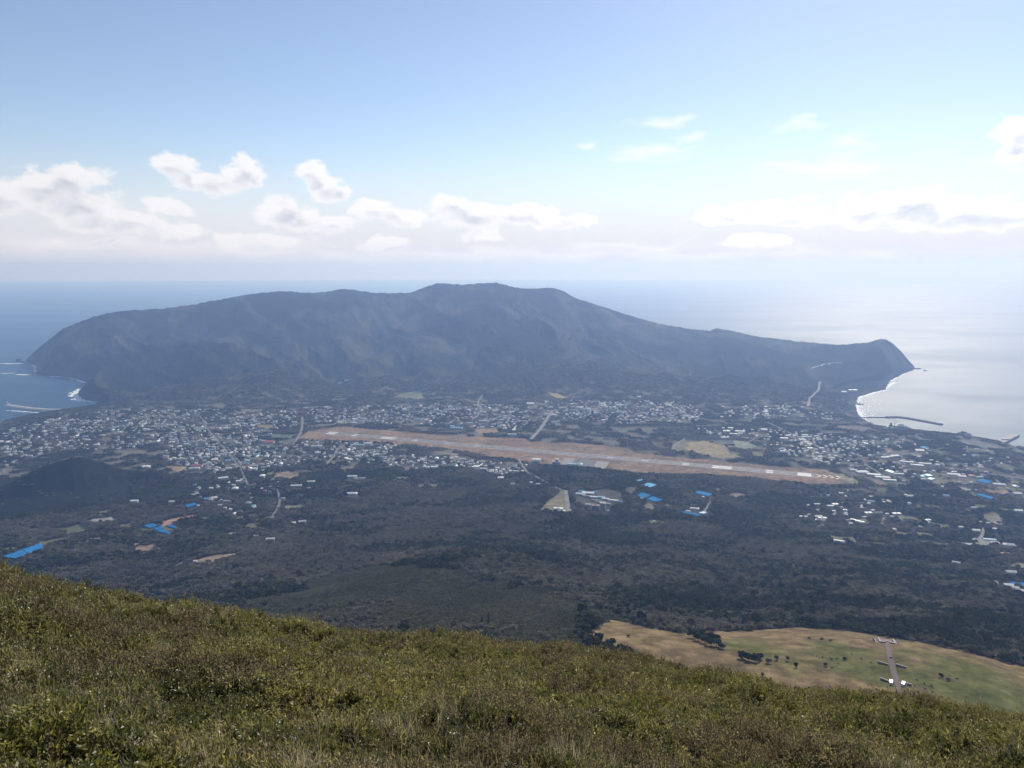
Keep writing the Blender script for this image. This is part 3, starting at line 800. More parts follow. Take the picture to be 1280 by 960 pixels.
mb = MB(); mb.quad(flat_px([(728, 576), (735, 576), (738.5, 571), (744, 569.6), (737, 568.8), (733.5, 570.5)], AF_Z, 0.15))
kind(mb.build('taxiway', M['asphalt']), 'structure')
mb = MB(); mb.quad(flat_px([(679, 583), (700, 584.5), (763, 588.5), (766, 592.5), (728, 591.5), (680, 586)], AF_Z, 0.12))
kind(mb.build('car_park', M['asphalt']), 'structure')

def ribbon(name, pts, width, mat, dz=0.8, step=12, clear=True):
    P = [ground_at(x, y)[:2] for x, y in pts]
    Q = []
    for i in range(len(P)-1):
        a = np.array(P[i]); b2 = np.array(P[i+1]); n = max(1, int(np.linalg.norm(b2-a)/step))
        for k in range(n): Q.append(a+(b2-a)*k/n)
    Q.append(np.array(P[-1]))
    for _ in range(3):
        Q = [Q[0]]+[(Q[i-1]+2*Q[i]+Q[i+1])/4 for i in range(1, len(Q)-1)]+[Q[-1]]
    mb = MB(); prev = None
    for i, q in enumerate(Q):
        t = Q[min(i+1, len(Q)-1)]-Q[max(i-1, 0)]; t = t/(np.linalg.norm(t)+1e-9); nrm = np.array([-t[1], t[0]])*width/2
        zc = max(gz(*(q+nrm)), gz(*(q-nrm)), gz(*q))+dz
        cur = ((q[0]-nrm[0], q[1]-nrm[1], zc), (q[0]+nrm[0], q[1]+nrm[1], zc))
        if prev: mb.quad([prev[0], cur[0], cur[1], prev[1]])
        prev = cur
        if clear: mark_disc(q[0], q[1], width/2+5); rr_ = np.linalg.norm(q); mark_disc(q[0]*(1-9/rr_), q[1]*(1-9/rr_), width/2+4)
    return kind(mb.build(name, mat), 'structure')
for pts, w_ in [([(691, 513), (684, 523), (675, 537), (664, 549)], 16), ([(707, 613), (709, 625), (712, 641)], 13), ([(648, 573), (653, 583), (660, 592), (700, 612), (708, 614)], 9),
                ([(378, 521), (378, 531), (376, 541), (370, 551), (366, 556)], 11), ([(425, 519), (422, 528), (416, 531)], 10), ([(422, 560), (418, 570), (409, 580)], 9),
                ([(347, 612), (350, 626), (347, 636), (340, 648)], 7), ([(1025, 477), (1023, 488), (1012, 498), (1010, 508)], 14),
                ([(603, 494), (597, 503), (602, 512), (597, 520), (590, 526)], 9), ([(470, 519), (469, 526)], 9), ([(505, 524), (500, 530)], 7),
                ([(960, 528), (985, 540), (1010, 551), (1032, 565), (1060, 575)], 8), ([(1018, 560), (1016, 570)], 10), ([(1230, 660), (1228, 668), (1222, 676), (1210, 678)], 8),
                ([(1170, 640), (1185, 641), (1200, 645)], 7), ([(215, 711), (230, 703), (244, 696)], 6), ([(278, 640), (295, 652), (310, 645), (330, 640)], 5),
                ([(905, 560), (925, 556), (945, 548), (960, 545)], 6), ([(840, 562), (848, 553), (856, 548)], 6), ([(726, 614), (732, 622), (728, 622)], 8),
                ([(250, 520), (262, 540), (280, 560), (300, 584), (310, 606)], 7), ([(210, 545), (260, 548), (320, 560), (380, 572), (440, 585)], 7), ([(60, 530), (120, 540), (190, 548)], 7),
                ([(400, 515), (470, 519), (540, 517), (600, 515), (690, 513), (780, 512), (860, 518), (900, 530)], 8), ([(660, 508), (700, 520), (740, 530)], 6), ([(1060, 575), (1120, 570), (1180, 560)], 6), ([(1100, 560), (1150, 580), (1220, 590), (1290, 600)], 7),
                ([(300, 612), (322, 604), (345, 598), (370, 590)], 6), ([(1080, 580), (1100, 592), (1120, 604), (1150, 606)], 7), ([(20, 580), (60, 566), (110, 556), (170, 560)], 6),
                ([(160, 520), (200, 530), (240, 545), (300, 552)], 7), ([(880, 640), (886, 630), (892, 622), (905, 620)], 5), ([(1245, 600), (1262, 612), (1280, 618)], 6)]:
    ribbon('road', pts, w_, M['road'])
ribbon('road', [(1052, 454), (1040, 454.4), (1028, 457), (1015, 461)], 14, simple('pale_cutting', (0.42, 0.40, 0.38), 0.9), dz=5.0)

# ------------------------------------------------------------------ buildings
def place(x, y): X, Y, _ = ground_at(x, y); return X, Y, gz(X, Y)
def sizes(x, y, wpx, dpx):
    X, Y, Z = place(x, y); r = math.hypot(X, Y); h = CAM_H-Z
    return X, Y, Z, wpx*r/FPX, dpx*(r*r+h*h)/(FPX*h)*0.95
HALL_WALL = {}
def hall(name, label, cat, x, y, wpx, dpx, h, roofmat, roof='gable', rot=0.0, wall=None, group=None, windows=True):
    X, Y, Z, w, d = sizes(x, y, wpx, dpx); w = max(w, 5); d = max(d, 5)
    t = thing(name, label, cat, (X, Y, Z), math.radians(rot), group)
    wall = wall or M['wall']
    mb = MB(); mb.box(-w/2, w/2, -d/2, d/2, -3.0, h, 0); mb.build('wall', wall, t)
    mb = MB()
    if roof == 'gable': mb.gable(-w/2, w/2, -d/2, d/2, h+0.02, min(w, d)*0.16+0.6, 0.5)
    elif roof == 'hip': mb.hip(-w/2, w/2, -d/2, d/2, h+0.02, min(w, d)*0.2+0.5, 0.6)
    elif roof == 'arch': mb.arch(-w/2-0.2, w/2+0.2, -d/2-0.2, d/2+0.2, h-0.2, min(d, w)*0.22+1, 10)
    elif roof == 'multi':
        n = max(2, int(round(d/7.0))); dd = d/n
        for k in range(n): mb.arch(-w/2-0.1, w/2+0.1, -d/2+k*dd+0.04, -d/2+(k+1)*dd-0.04, h-0.3, dd*0.3, 6)
    else:
        mb.box(-w/2-0.3, w/2+0.3, -d/2-0.3, d/2+0.3, h+0.02, h+0.5); mb.box(-w/6, w/8, -d/8, d/5, h+0.5, h+2.2)
    mb.build('roof', roofmat, t)
    if windows and h > 7.5:
        n = min(6, max(2, int(w/5)))
        for fl in range(max(1, int(h/3.6))):
            for k in range(n):
                xx = -w/2 + (k+0.5)*w/n; z0 = 1.0+fl*3.4
                mb = MB(); mb.box(xx-w/n*0.34, xx+w/n*0.34, -d/2-0.08, -d/2+0.05, z0, z0+1.5); mb.build('window', M['glass'], t)
    keep_clear(X, Y, max(w, d)*0.5+7)
    return t
H = hall
H('warehouse', 'long white warehouse with a low roof at the mountain foot behind the runway', 'warehouse', 663, 506, 9, 1.2, 9, M['white'], 'gable')
# the airport
t = H('airport_terminal', 'long airport terminal with pale green roofs between apron and car park', 'airport terminal', 716, 582.2, 13, 1.3, 8, M['mint'], 'gable', -14, M['wall_grey'])
mb = MB(); mb.hip(14, 36, -8, 12, 8.6, 5.5, 0.5); mb.build('hall_roof', M['teal'], t)
mb = MB(); mb.box(-18, 30, -15, -11, 3.4, 3.8); [mb.box(q-0.2, q+0.2, -14.6, -14.2, 0, 3.4) for q in range(-16, 30, 8)]; mb.build('entrance_canopy', M['white'], t)
t = H('hangar', 'white round roofed hangar on the runway edge left of the terminal', 'hangar', 670.5, 577.6, 10.5, 2.2, 8, M['white'], 'arch', -8, M['wall'], None, False)
mb = MB(); mb.box(-10, 8, -13.4, -13.15, 0, 6.0); mb.build('door', M['grey'], t)
t = H('airport_office', 'grey airport office block with a control cab on its roof', 'office', 695.5, 581, 10, 1.6, 13, M['grey'], 'flat', -10, M['wall_grey'])
mb = MB(); mb.box(-2, 7, -3, 4, 13.5, 20); tw = mb.build('tower', M['wall_grey'], t)
mb = MB(); mb.box(-3, 8, -4, 5, 20.02, 22.6); mb.build('cab_window', M['glass'], tw)
mb = MB(); mb.box(-3.6, 8.6, -4.6, 5.6, 22.62, 23.6); mb.build('cab_roof', M['white'], tw)
H('cargo_shed', 'low white roofed cargo shed right of the apron slabs', 'shed', 752, 587.2, 11, 0.6, 5, M['white'], 'flat', -14, M['wall_grey'])
H('cargo_shed', 'small grey roofed shed directly right of the grey airport office', 'shed', 704.5, 583.6, 5, 0.7, 5, M['pale'], 'flat', -14, M['wall_grey'])
H('pump_house', 'tiny red roofed hut right of the white round roofed hangar', 'hut', 678.5, 576, 3.5, 0.5, 4, M['red'], 'gable', -10, M['wall'], None, False)
# the tall abandoned hotel
t = H('hotel', 'tall grey hotel block standing alone below the white greenhouse cluster', 'hotel', 753.5, 639.5, 6, 1.6, 26, M['pale'], 'flat', -12, M['wall_grey'])
t = H('hotel_annex', 'low brown roofed wing left of the tall grey hotel block', 'annex', 744.5, 636.5, 9.5, 2.0, 12, M['wall_brown'], 'flat', -14, M['wall_brown'])
H('outbuilding', 'small cream hut at the right foot of the tall grey hotel', 'hut', 760, 639.5, 3.5, 0.8, 4, M['cream'], 'gable', -10, M['wall'], None, False)
# glasshouse cluster under the airport
gh = 'white glasshouses in the cluster below the terminal'
for i, (x, y, w, d, mname, rot, lab) in enumerate([
        (727, 615.4, 7, 1.1, 'cover_pale', -14, 'pale blue covered glasshouse at the top left of the cluster below the terminal'),
        (743, 616.2, 5, 0.7, 'cover_pale', -14, 'narrow pale blue glasshouse behind the long white one in the cluster'),
        (735, 617.6, 13, 1.5, 'white', -14, 'long white multi span glasshouse heading the cluster below the terminal'),
        (726, 618.8, 11, 1.7, 'pale', -14, 'grey roofed glasshouse at the cluster\'s left edge beside the small road'),
        (733, 621.3, 9, 0.9, 'grey', -14, 'dull grey glasshouse in front of the long white one'),
        (742, 622.6, 8, 1.1, 'white', -14, 'short white glasshouse in the middle of the cluster'),
        (751.5, 622.8, 8, 1.2, 'teal', -16, 'teal covered glasshouse in the middle of the cluster'),
        (757, 624.8, 8, 1.0, 'white', -16, 'white glasshouse touching the right side of the teal one'),
        (766, 626.8, 11, 1.1, 'white', -16, 'white glasshouse right of centre in the cluster\'s lower row'),
        (773.5, 628.2, 8, 1.0, 'cover_pale', -16, 'pale blue and white glasshouse at the right tip of the cluster'),
        (745, 626.5, 11, 0.8, 'grey', -16, 'dark grey glasshouse third from the bottom of the cluster'),
        (750, 628.6, 12, 0.8, 'grey', -16, 'dark grey glasshouse second from the bottom of the cluster'),
        (756, 630.6, 12, 0.7, 'pale', -16, 'lowest pale grey glasshouse of the cluster just above the hotel'),
        (735, 632, 6, 1.0, 'cream', -12, 'cream roofed shed left of the hotel\'s brown wing')]):
    H('glasshouse', lab, 'glasshouse', x, y, w*1.2, d*1.35, 4.2, M[mname], 'multi', rot, M['wall_grey'], gh, False)
# the rest of what stands out
BIG = [
 (698, 637.6, 12, 1.6, 'white', 'flat', 6, -8, 'large white building in the pale triangular clearing'), (703, 640.3, 7, 1.0, 'white', 'flat', 5, -8, 'low white building at the foot of the triangular clearing'),
 (676, 638.8, 4, 1.2, 'cream', 'gable', 4, 10, 'small cream building at the left corner of the triangular clearing'), (692, 641, 4, 0.6, 'white', 'gable', 4, 0, 'small white shed left of the low white building in the triangular clearing'),
 (868, 638, 11, 1.5, 'cream', 'hip', 7, -14, 'cream roofed hall beside the blue netting in the right clearing'), (860, 640, 6, 0.8, 'white', 'gable', 4, -14, 'white shed in front of the cream roofed hall'),
 (878.5, 622.2, 3.4, 0.8, 'white', 'hip', 4, 0, 'lone white hut below the blue netting right of centre'), (802, 623.6, 3.2, 0.6, 'cream', 'gable', 3.6, -10, 'cream hut at the left corner of the two big blue nets'),
 (797.5, 653.8, 2.6, 1.2, 'white', 'gable', 4, 0, 'white hut at the left tip of the bright green field'), (817.5, 652.3, 2.4, 0.6, 'white', 'gable', 3, 0, 'tiny white hut on the bright green field'),
 (440, 618.6, 13, 1.6, 'white', 'hip', 6, 0, 'bright white building alone in the wood left of centre'), (370.5, 608.6, 13, 1.1, 'white', 'gable', 6, 6, 'long white shed above the woods left of centre'),
 (328, 596.8, 6, 1.8, 'white', 'hip', 8, 0, 'round looking white hall on the lower edge of the left town'), (440, 597, 12, 1.6, 'pale', 'flat', 6, 4, 'pale flat roofed works building below the left town'),
 (450, 599.2, 14, 1.2, 'grey', 'flat', 5, 4, 'grey flat roofed works building below the left town'), (336, 553.6, 13, 1.6, 'red', 'gable', 7, 0, 'long red roofed hall beside the green sports ground'),
 (246, 583.4, 13, 1.2, 'red', 'gable', 7, 0, 'red roofed hall right of the brown playing field'), (243, 587, 12, 1.2, 'pale', 'flat', 7, 12, 'grey school block below the red roofed hall'),
 (183, 584.5, 8, 1.3, 'white', 'flat', 6, 6, 'white block standing behind the dark cone hill'), (279, 598.5, 11, 1.2, 'white', 'gable', 5, 24, 'slanting white shed right of the dark cone hill'),
 (294, 611.5, 6.5, 1.8, 'white', 'hip', 5, 0, 'white hip roofed house below the slanting shed'), (298.5, 602.5, 6, 1.0, 'white', 'gable', 5, 20, 'white shed directly right of the slanting one'),
 (168, 627.5, 8, 1.2, 'white', 'gable', 5, 8, 'white shed at the foot of the dark cone hill'), (214.5, 628, 5.5, 1.2, 'cream', 'gable', 4, 6, 'cream house left of the small blue net on the left slope'),
 (264, 611, 4, 1.0, 'white', 'gable', 4, 0, 'small white house at the right tip of the dark cone hill'), (248, 632.6, 2.4, 0.8, 'white', 'gable', 3, 0, 'tiny white hut at the right corner of the small blue net'),
 (367, 655.2, 5, 1.6, 'white', 'gable', 5, 12, 'squarish white barn in the left woods'), (378, 653.4, 9, 1.9, 'pale', 'gable', 5, 12, 'pale grey barn right of the squarish white one'),
 (320, 671, 6, 0.9, 'white', 'gable', 4, 8, 'small white barn by the bare field on the left'), (338, 675.4, 10, 1.2, 'white', 'gable', 5, 10, 'long white barn lowest in the left woods'),
 (244.3, 702.6, 3.6, 1.2, 'white', 'gable', 3.4, 8, 'white hut on the bare earth patch'),
 (626, 598.5, 7, 1.6, 'white', 'flat', 6, -14, 'white block in the wood below the hangar'), (645, 590, 8, 0.8, 'white', 'gable', 5, -20, 'slanting white shed left of the hangar road'),
 (664, 604, 4, 0.9, 'white', 'gable', 4, 0, 'small white house left of the straight forest road'), (672.5, 606, 5, 0.9, 'cream', 'gable', 4, 0, 'cream house beside the straight forest road'),
 (641, 605.5, 6, 0.7, 'cream', 'gable', 4, 0, 'low cream shed in the wood below the hangar road'),
 (460, 555.5, 10, 0.9, 'white', 'gable', 6, -6, 'white hall against the near edge of the runway grass'), (449, 557, 12, 0.9, 'teal', 'gable', 5, -6, 'teal roofed hall left of the white hall by the runway'),
 (571, 536.5, 15, 1.5, 'blueroof', 'gable', 8, -6, 'wide slate blue hall on the far side of the runway'), (640, 544, 11, 1.0, 'pale', 'flat', 6, -8, 'pale grey building on the far runway edge'),
 (523, 525, 10, 0.8, 'blueroof', 'gable', 6, -6, 'blue roofed hall in the village behind the runway'), (605, 527, 14, 1.0, 'pale', 'gable', 6, -8, 'long pale roofed shed in the village behind the runway'),
 (587, 529.5, 8, 0.6, 'mint', 'gable', 5, -8, 'mint roofed shed in the village behind the runway'), (520, 490.6, 11, 0.7, 'cover', 'gable', 5, 0, 'bright blue roof high on the mountain foot'),
 (434, 476, 6, 0.5, 'blueroof', 'gable', 5, 12, 'pale blue roof on the mountain slope'), (425, 479.5, 5, 0.5, 'blueroof', 'gable', 5, 10, 'lower pale blue roof on the mountain slope'),
 (1066, 488.6, 9, 0.8, 'cream', 'flat', 8, 0, 'cream building near the right shore under the headland'), (1055, 490.4, 5, 0.7, 'white', 'flat', 6, 0, 'small white building left of the cream one under the headland'),
 (798.5, 496.6, 5, 0.6, 'cream', 'gable', 6, 0, 'small cream roof alone at the mountain foot'),
 (925, 541, 11, 0.9, 'cream', 'flat', 9, -10, 'cream school block beyond the pale pasture'), (908, 540.5, 8, 0.9, 'white', 'flat', 8, -10, 'white school block beyond the pale pasture'), (917, 544, 9, 0.8, 'pale', 'flat', 8, -10, 'pale grey block between the two school blocks'),
 (980, 549, 9, 0.8, 'cream', 'gable', 6, -10, 'cream roofed hall right of the grey sports ground'), (955, 538, 7, 0.7, 'white', 'gable', 6, -8, 'small white hall above the grey sports ground'),
 (1105.5, 573, 9, 0.9, 'white', 'gable', 6, 4, 'left one of the three bright white barns on the right plain'), (1112, 572.2, 7, 0.7, 'cream', 'gable', 6, 4, 'middle one of the three bright barns on the right plain'), (1118, 571, 9, 1.0, 'white', 'gable', 6, 4, 'right one of the three bright white barns on the right plain'),
 (1133, 578.3, 14, 1.0, 'pale', 'multi', 4, -22, 'long grey greenhouse slanting across the right plain'), (1146, 582.5, 13, 1.0, 'white', 'multi', 4, -20, 'long white greenhouse slanting across the right plain'), (1156, 580.6, 13, 1.0, 'pale', 'multi', 4, -16, 'pale greenhouse right of the long white one'),
 (1171, 582, 5, 0.9, 'cream', 'gable', 5, 0, 'small cream barn right of the slanting greenhouses'), (1149, 564, 9, 1.4, 'pale', 'gable', 5, -12, 'pale barn below the light blue net near the harbour'),
 (1078, 591, 13, 1.8, 'white', 'hip', 5, 0, 'large white hall right of the runway end'), (1103, 597.6, 16, 1.5, 'pale', 'multi', 4, -16, 'broad grey greenhouse block right of the runway end'), (1092, 594.2, 14, 1.2, 'white', 'multi', 4, -16, 'white greenhouse block above the broad grey one'),
 (1112, 601.2, 14, 1.2, 'pale', 'multi', 4, -16, 'lower grey greenhouse block right of the runway end'), (1123, 593.4, 11, 1.0, 'pale', 'multi', 4, -12, 'pale greenhouse between the teal nets'),
 (1192, 594, 13, 1.6, 'pale', 'multi', 4, -16, 'pale greenhouse block left of the red roofed house'), (1202, 596.6, 8, 1.2, 'cream', 'gable', 5, -14, 'cream barn left of the red roofed house'),
 (1214.5, 595.8, 5.5, 1.2, 'orange', 'hip', 5, 0, 'bright orange roofed house above the blue net on the right'), (1249, 606.5, 12, 1.4, 'pale', 'multi', 4, -14, 'grey greenhouse block right of the bright blue net'),
 (1269.5, 609, 5, 1.4, 'white', 'hip', 5, 0, 'bright white house at the right edge of the plain'), (1271, 618, 8, 1.3, 'cream', 'gable', 5, -14, 'cream barn below the bright white house at the right edge'),
 (1272.5, 639.5, 8, 1.2, 'white', 'gable', 5, -8, 'white barn on the long straight lane at the right'), (1216.5, 635.4, 5, 0.8, 'cream', 'gable', 4, -8, 'small cream house in the right woods'),
 (1037.5, 633.6, 7, 1.1, 'white', 'gable', 4.5, -6, 'white shed below the end of the runway'), (1021, 631.4, 7, 0.9, 'mint', 'gable', 4.5, -6, 'mint roofed shed below the end of the runway'), (1077, 635.5, 4, 1.1, 'cream', 'gable', 4, 0, 'small cream house below the runway end'),
 (1066, 651.6, 5.5, 1.6, 'white', 'arch', 3.5, -28, 'left one of the three parallel white tunnels'), (1071.5, 653.0, 5.5, 1.8, 'white', 'arch', 3.5, -28, 'middle one of the three parallel white tunnels'), (1077, 654.4, 5.5, 1.6, 'white', 'arch', 3.5, -28, 'right one of the three parallel white tunnels'),
 (1045, 677.6, 5.5, 1.3, 'white', 'arch', 3.5, -24, 'left tunnel of the lowest white pair in the right woods'), (1051, 678.8, 6.5, 1.6, 'pale', 'arch', 3.5, -24, 'right tunnel of the lowest pair in the right woods'),
 (1219.5, 664.4, 8, 1.6, 'cream', 'gable', 5, -8, 'cream roofed barn by the curved lane on the right'), (1200.5, 660, 4.5, 1.2, 'cream', 'gable', 4, -6, 'small cream barn left of the one by the curved lane'),
 (1237, 676, 13, 1.5, 'teal', 'multi', 4, -16, 'teal and white greenhouse by the curved lane'), (1243, 679.4, 8, 1.2, 'white', 'gable', 4, -16, 'white barn below the teal greenhouse'), (1209.5, 681.6, 9, 1.2, 'white', 'gable', 4, -6, 'low white barn below the curved lane'),
 (1261.5, 682.8, 11, 2.0, 'pale', 'hip', 5, -14, 'large pale roofed hall on the far right'), (1257.5, 695, 8, 2.2, 'orange', 'hip', 6, -6, 'rust orange roofed barn on the far right'),
 (1263, 717, 10, 2.2, 'pale', 'gable', 5, -10, 'pale roofed barn below the rust orange one'), (1244, 730.4, 3.4, 1.4, 'white', 'gable', 4, 0, 'white hut left of the lowest blue net'), (1260, 733.2, 9, 1.8, 'white', 'gable', 4.5, -14, 'white barn along the lowest blue net'),
 (1268.5, 736.6, 7, 1.6, 'cream', 'gable', 4.5, -14, 'cream barn below the lowest blue net'), (1276, 740.6, 9, 2.0, 'white', 'gable', 4.5, -14, 'white barn at the frame edge below the lowest blue net'), (1195, 704.5, 8, 1.2, 'pale', 'gable', 4, -30, 'pale slanting shed in the right woods'),
]
for (x, y, w, d, mname, roof, h, rot, lab) in BIG:
    nm = 'greenhouse' if roof in ('multi', 'arch') else ('barn' if 'barn' in lab else ('hut' if 'hut' in lab else ('shed' if 'shed' in lab else ('hall' if 'hall' in lab else 'building'))))
    H(nm, lab, nm, x, y, w, d, h, M[mname], roof, rot, None, None, nm not in ('greenhouse', 'hut'))

# blue shade netting houses
def net_house(pts, label, mname='cover', spans=4):
    W = [ground_at(x, y)[:2] for x, y in pts]
    c = np.mean(W, 0); z = min(gz(*p) for p in W); zt = max(gz(*p) for p in W)+3.2
    t = thing('netting_house', label, 'netting house', (c[0], c[1], z), 0, 'blue netting houses')
    A_, B_, C_, D_ = [np.array(p)-c for p in W]
    mb = MB(); n = spans*2; zc_ = [gz(*p)-z+3.0 for p in W]
    for k in range(n):      # shallow pleats over the wires
        a0, a1 = k/n, (k+1)/n; h0 = 0.5 if k % 2 else 0; h1 = 0 if k % 2 else 0.5
        p0 = A_+(B_-A_)*a0; p1 = A_+(B_-A_)*a1; q0 = D_+(C_-D_)*a0; q1 = D_+(C_-D_)*a1
        zt_ = lambda u0, u1, f: u0+(u1-u0)*f
        mb.quad([(*p0, zt_(zc_[0], zc_[1], a0)+h0), (*p1, zt_(zc_[0], zc_[1], a1)+h1), (*q1, zt_(zc_[3], zc_[2], a1)+h1), (*q0, zt_(zc_[3], zc_[2], a0)+h0)])
    E = [A_, B_, C_, D_]
    for k in range(4):
        p, q = E[k], E[(k+1) % 4]; mb.quad([(*p, zc_[k]-2.6), (*q, zc_[(k+1) % 4]-2.6), (*q, zc_[(k+1) % 4]), (*p, zc_[k])])
    mb.build('cover', M[mname], t)
    for k in range(4):
        p, q = E[k], E[(k+1) % 4]
        for j in range(2):
            s = p+(q-p)*j/2; zz_ = zc_[k]+(zc_[(k+1) % 4]-zc_[k])*j/2; mb = MB(); mb.tube([(*s, zz_-4), (*s, zz_+0.3)], 0.15, 4); mb.build('post', M['steel'], t)
    mark_poly(np.array(W), OPEN, 0.1)
    rr_ = np.linalg.norm(c); m_ = (np.array(W)[np.argsort([p[1] for p in W])[:2]]).mean(0)
    for p in W: keep_clear(p[0]*0.5+c[0]*0.5, p[1]*0.5+c[1]*0.5, 16)
for pts, lab, mn in [
    ([(795, 619.6), (803, 616.6), (814, 620.4), (805, 623.6)], 'left one of the two big adjoining blue nets', 'cover'),
    ([(808.5, 624.2), (817, 621.4), (829, 625.5), (818.5, 628.2)], 'right one of the two big adjoining blue nets', 'cover'),
    ([(867.5, 617), (874, 614.2), (891, 618.4), (886, 621)], 'big blue net above the lone white hut', 'cover'),
    ([(801, 608), (811, 604), (821, 607), (811, 611)], 'patchy pale blue net above the two big adjoining ones', 'cover_pale'),
    ([(795, 601.6), (802, 599.4), (803.5, 600.6), (797, 603)], 'smallest pale blue net nearest the runway', 'cover_pale'),
    ([(851, 641.4), (855, 640.2), (877, 644.2), (872, 645.8)], 'long blue net below the cream roofed hall', 'cover'),
    ([(873.5, 642.2), (879, 640.2), (884.5, 641.6), (880, 643)], 'dull blue net right of the cream roofed hall', 'blueroof'),
    ([(178.6, 658.7), (190.8, 655.2), (198, 657.9), (187.7, 661.3)], 'top left net of the blue group on the left slope', 'cover'),
    ([(190.8, 661.5), (203, 658.9), (205, 661.6), (196, 664)], 'middle net of the blue group on the left slope', 'cover'),
    ([(195.9, 665), (203, 662.6), (213, 666.4), (211, 668.8)], 'lowest net of the blue group on the left slope', 'cover'),
    ([(208, 658.2), (213, 656.6), (222, 659.7), (219, 661.3)], 'right net of the blue group on the left slope', 'cover'),
    ([(3, 696.9), (27, 688.6), (36, 694.2), (19.5, 699.2)], 'near half of the long blue netting above the left hillside', 'cover'),
    ([(27.6, 688.3), (51.5, 680.2), (54, 687.3), (36.8, 693.7)], 'far half of the long blue netting above the left hillside', 'cover'),
    ([(231, 632.5), (244, 629.2), (246, 632), (234, 635.2)], 'single blue net just right of the dark cone hill', 'cover'),
    ([(1220, 601.7), (1227.5, 599.1), (1240.6, 602.8), (1234, 605.2)], 'bright blue net below the orange roofed house', 'cover'),
    ([(1220, 619.4), (1224.7, 617.6), (1242.5, 622.6), (1238.8, 624.8)], 'blue net on the right plain below the bright one', 'cover'),
    ([(1262, 731), (1264, 728.8), (1296, 731), (1296, 737.4)], 'lowest blue net at the right frame edge', 'cover'),
    ([(1106, 589), (1109.7, 587.6), (1118, 590.4), (1115, 592)], 'small teal net right of the runway end', 'teal'),
    ([(1149.5, 595), (1154, 594.1), (1157.4, 596.2), (1152.7, 597)], 'left one of the small teal nets on the right plain', 'teal'),
    ([(1155, 593.9), (1160, 593), (1166.5, 595.4), (1160, 596.1)], 'upper one of the small teal nets on the right plain', 'teal'),
    ([(1158.6, 598.7), (1163, 597.7), (1169.4, 599.4), (1163, 600.6)], 'lower one of the small teal nets on the right plain', 'teal'),
    ([(1150, 559.4), (1155, 558.4), (1160.6, 559.8), (1155, 561.2)], 'light blue net nearest the harbour', 'cover_pale')]:
    net_house(pts, lab, mn)

# solar field: rows of tilted panels
solar0 = None
for k in range(9):
    x, y = 633+k*1.6, 618.6+k*0.55
    X, Y, Z, w, d = sizes(x+18, y, 22 + (k % 3)*2, 0.5)
    if k: solar0['label']
    t = thing('solar_row', 'row of dark solar panels in the forest clearing left of the triangular field', 'solar panels', (X, Y, Z), math.radians(-4), 'solar panel rows in the forest clearing')
    mb = MB()
    for (a, b2) in ((-w/2, w/2),):
        mb.quad([(a, -1.6, 2.6), (b2, -1.6, 2.6), (b2, 1.6, 1.0), (a, 1.6, 1.0)]); mb.quad([(a, 1.6, 0.95), (b2, 1.6, 0.95), (b2, -1.6, 2.55), (a, -1.6, 2.55)])
    mb.build('panel', M['panel'], t)
    for j in range(5):
        mb = MB(); mb.tube([(-w/2+w*(j+0.5)/5, 0, -1), (-w/2+w*(j+0.5)/5, 0, 1.75)], 0.1, 4); mb.build('post', M['steel'], t)
    keep_clear(X, Y, 20); [keep_clear(X+q, Y, 12) for q in range(int(-w/2), int(w/2), 12)]
    solar0 = t

# ------------------------------------------------------------------ houses
ROOFS = {'white': 0.27, 'cream': 0.16, 'pale': 0.22, 'grey': 0.18, 'dark': 0.11, 'blueroof': 0.035, 'teal': 0.015, 'red': 0.02, 'orange': 0.01}
WORD = {'white': 'white', 'cream': 'cream', 'pale': 'pale grey', 'grey': 'mid grey', 'dark': 'dark', 'blueroof': 'slate blue', 'teal': 'teal', 'red': 'red', 'orange': 'orange'}
ZONES = [
 ('by the left bay', [(0, 534), (60, 520), (130, 511), (200, 509), (240, 510), (230, 555), (130, 568), (60, 566), (0, 604)], 420),
 ('in the crowded left town', [(230, 510), (370, 512), (374, 534), (322, 552), (380, 555), (470, 557), (500, 566), (470, 592), (385, 588), (330, 602), (250, 604), (205, 582), (200, 556)], 600),
 ('behind the runway\'s left half', [(380, 509), (600, 503), (640, 506), (664, 516), (655, 544), (610, 540), (500, 532), (390, 531)], 430),
 ('behind the runway\'s middle', [(640, 502), (760, 500), (860, 502), (884, 512), (870, 533), (780, 533), (715, 526), (668, 542), (648, 526)], 360),
 ('beyond the runway\'s right end', [(868, 530), (960, 531), (1040, 538), (1062, 562), (1036, 580), (960, 562), (950, 548), (900, 546)], 150),
 ('on the right harbour plain', [(1030, 541), (1100, 541), (1228, 556), (1290, 574), (1290, 622), (1180, 612), (1080, 598), (1040, 578)], 150),
 ('in the right hand woods', [(960, 614), (1290, 622), (1290, 728), (1200, 700), (1000, 668)], 55),
 ('between runway and central wood', [(480, 568), (560, 574), (660, 584), (650, 600), (560, 588), (480, 592)], 130),
 ('on the left slope around the lanes', [(236, 606), (390, 604), (392, 640), (300, 662), (244, 640)], 40),
 ('under the right foothills', [(900, 507), (1040, 504), (1052, 526), (900, 523)], 90),
]
HRND = random.Random(42)
def in_px(poly, x, y):
    c = False; n = len(poly)
    for i in range(n):
        x0, y0 = poly[i]; x1, y1 = poly[(i+1) % n]
        if (y0 > y) != (y1 > y) and x < (x1-x0)*(y-y0)/(y1-y0)+x0: c = not c
    return c
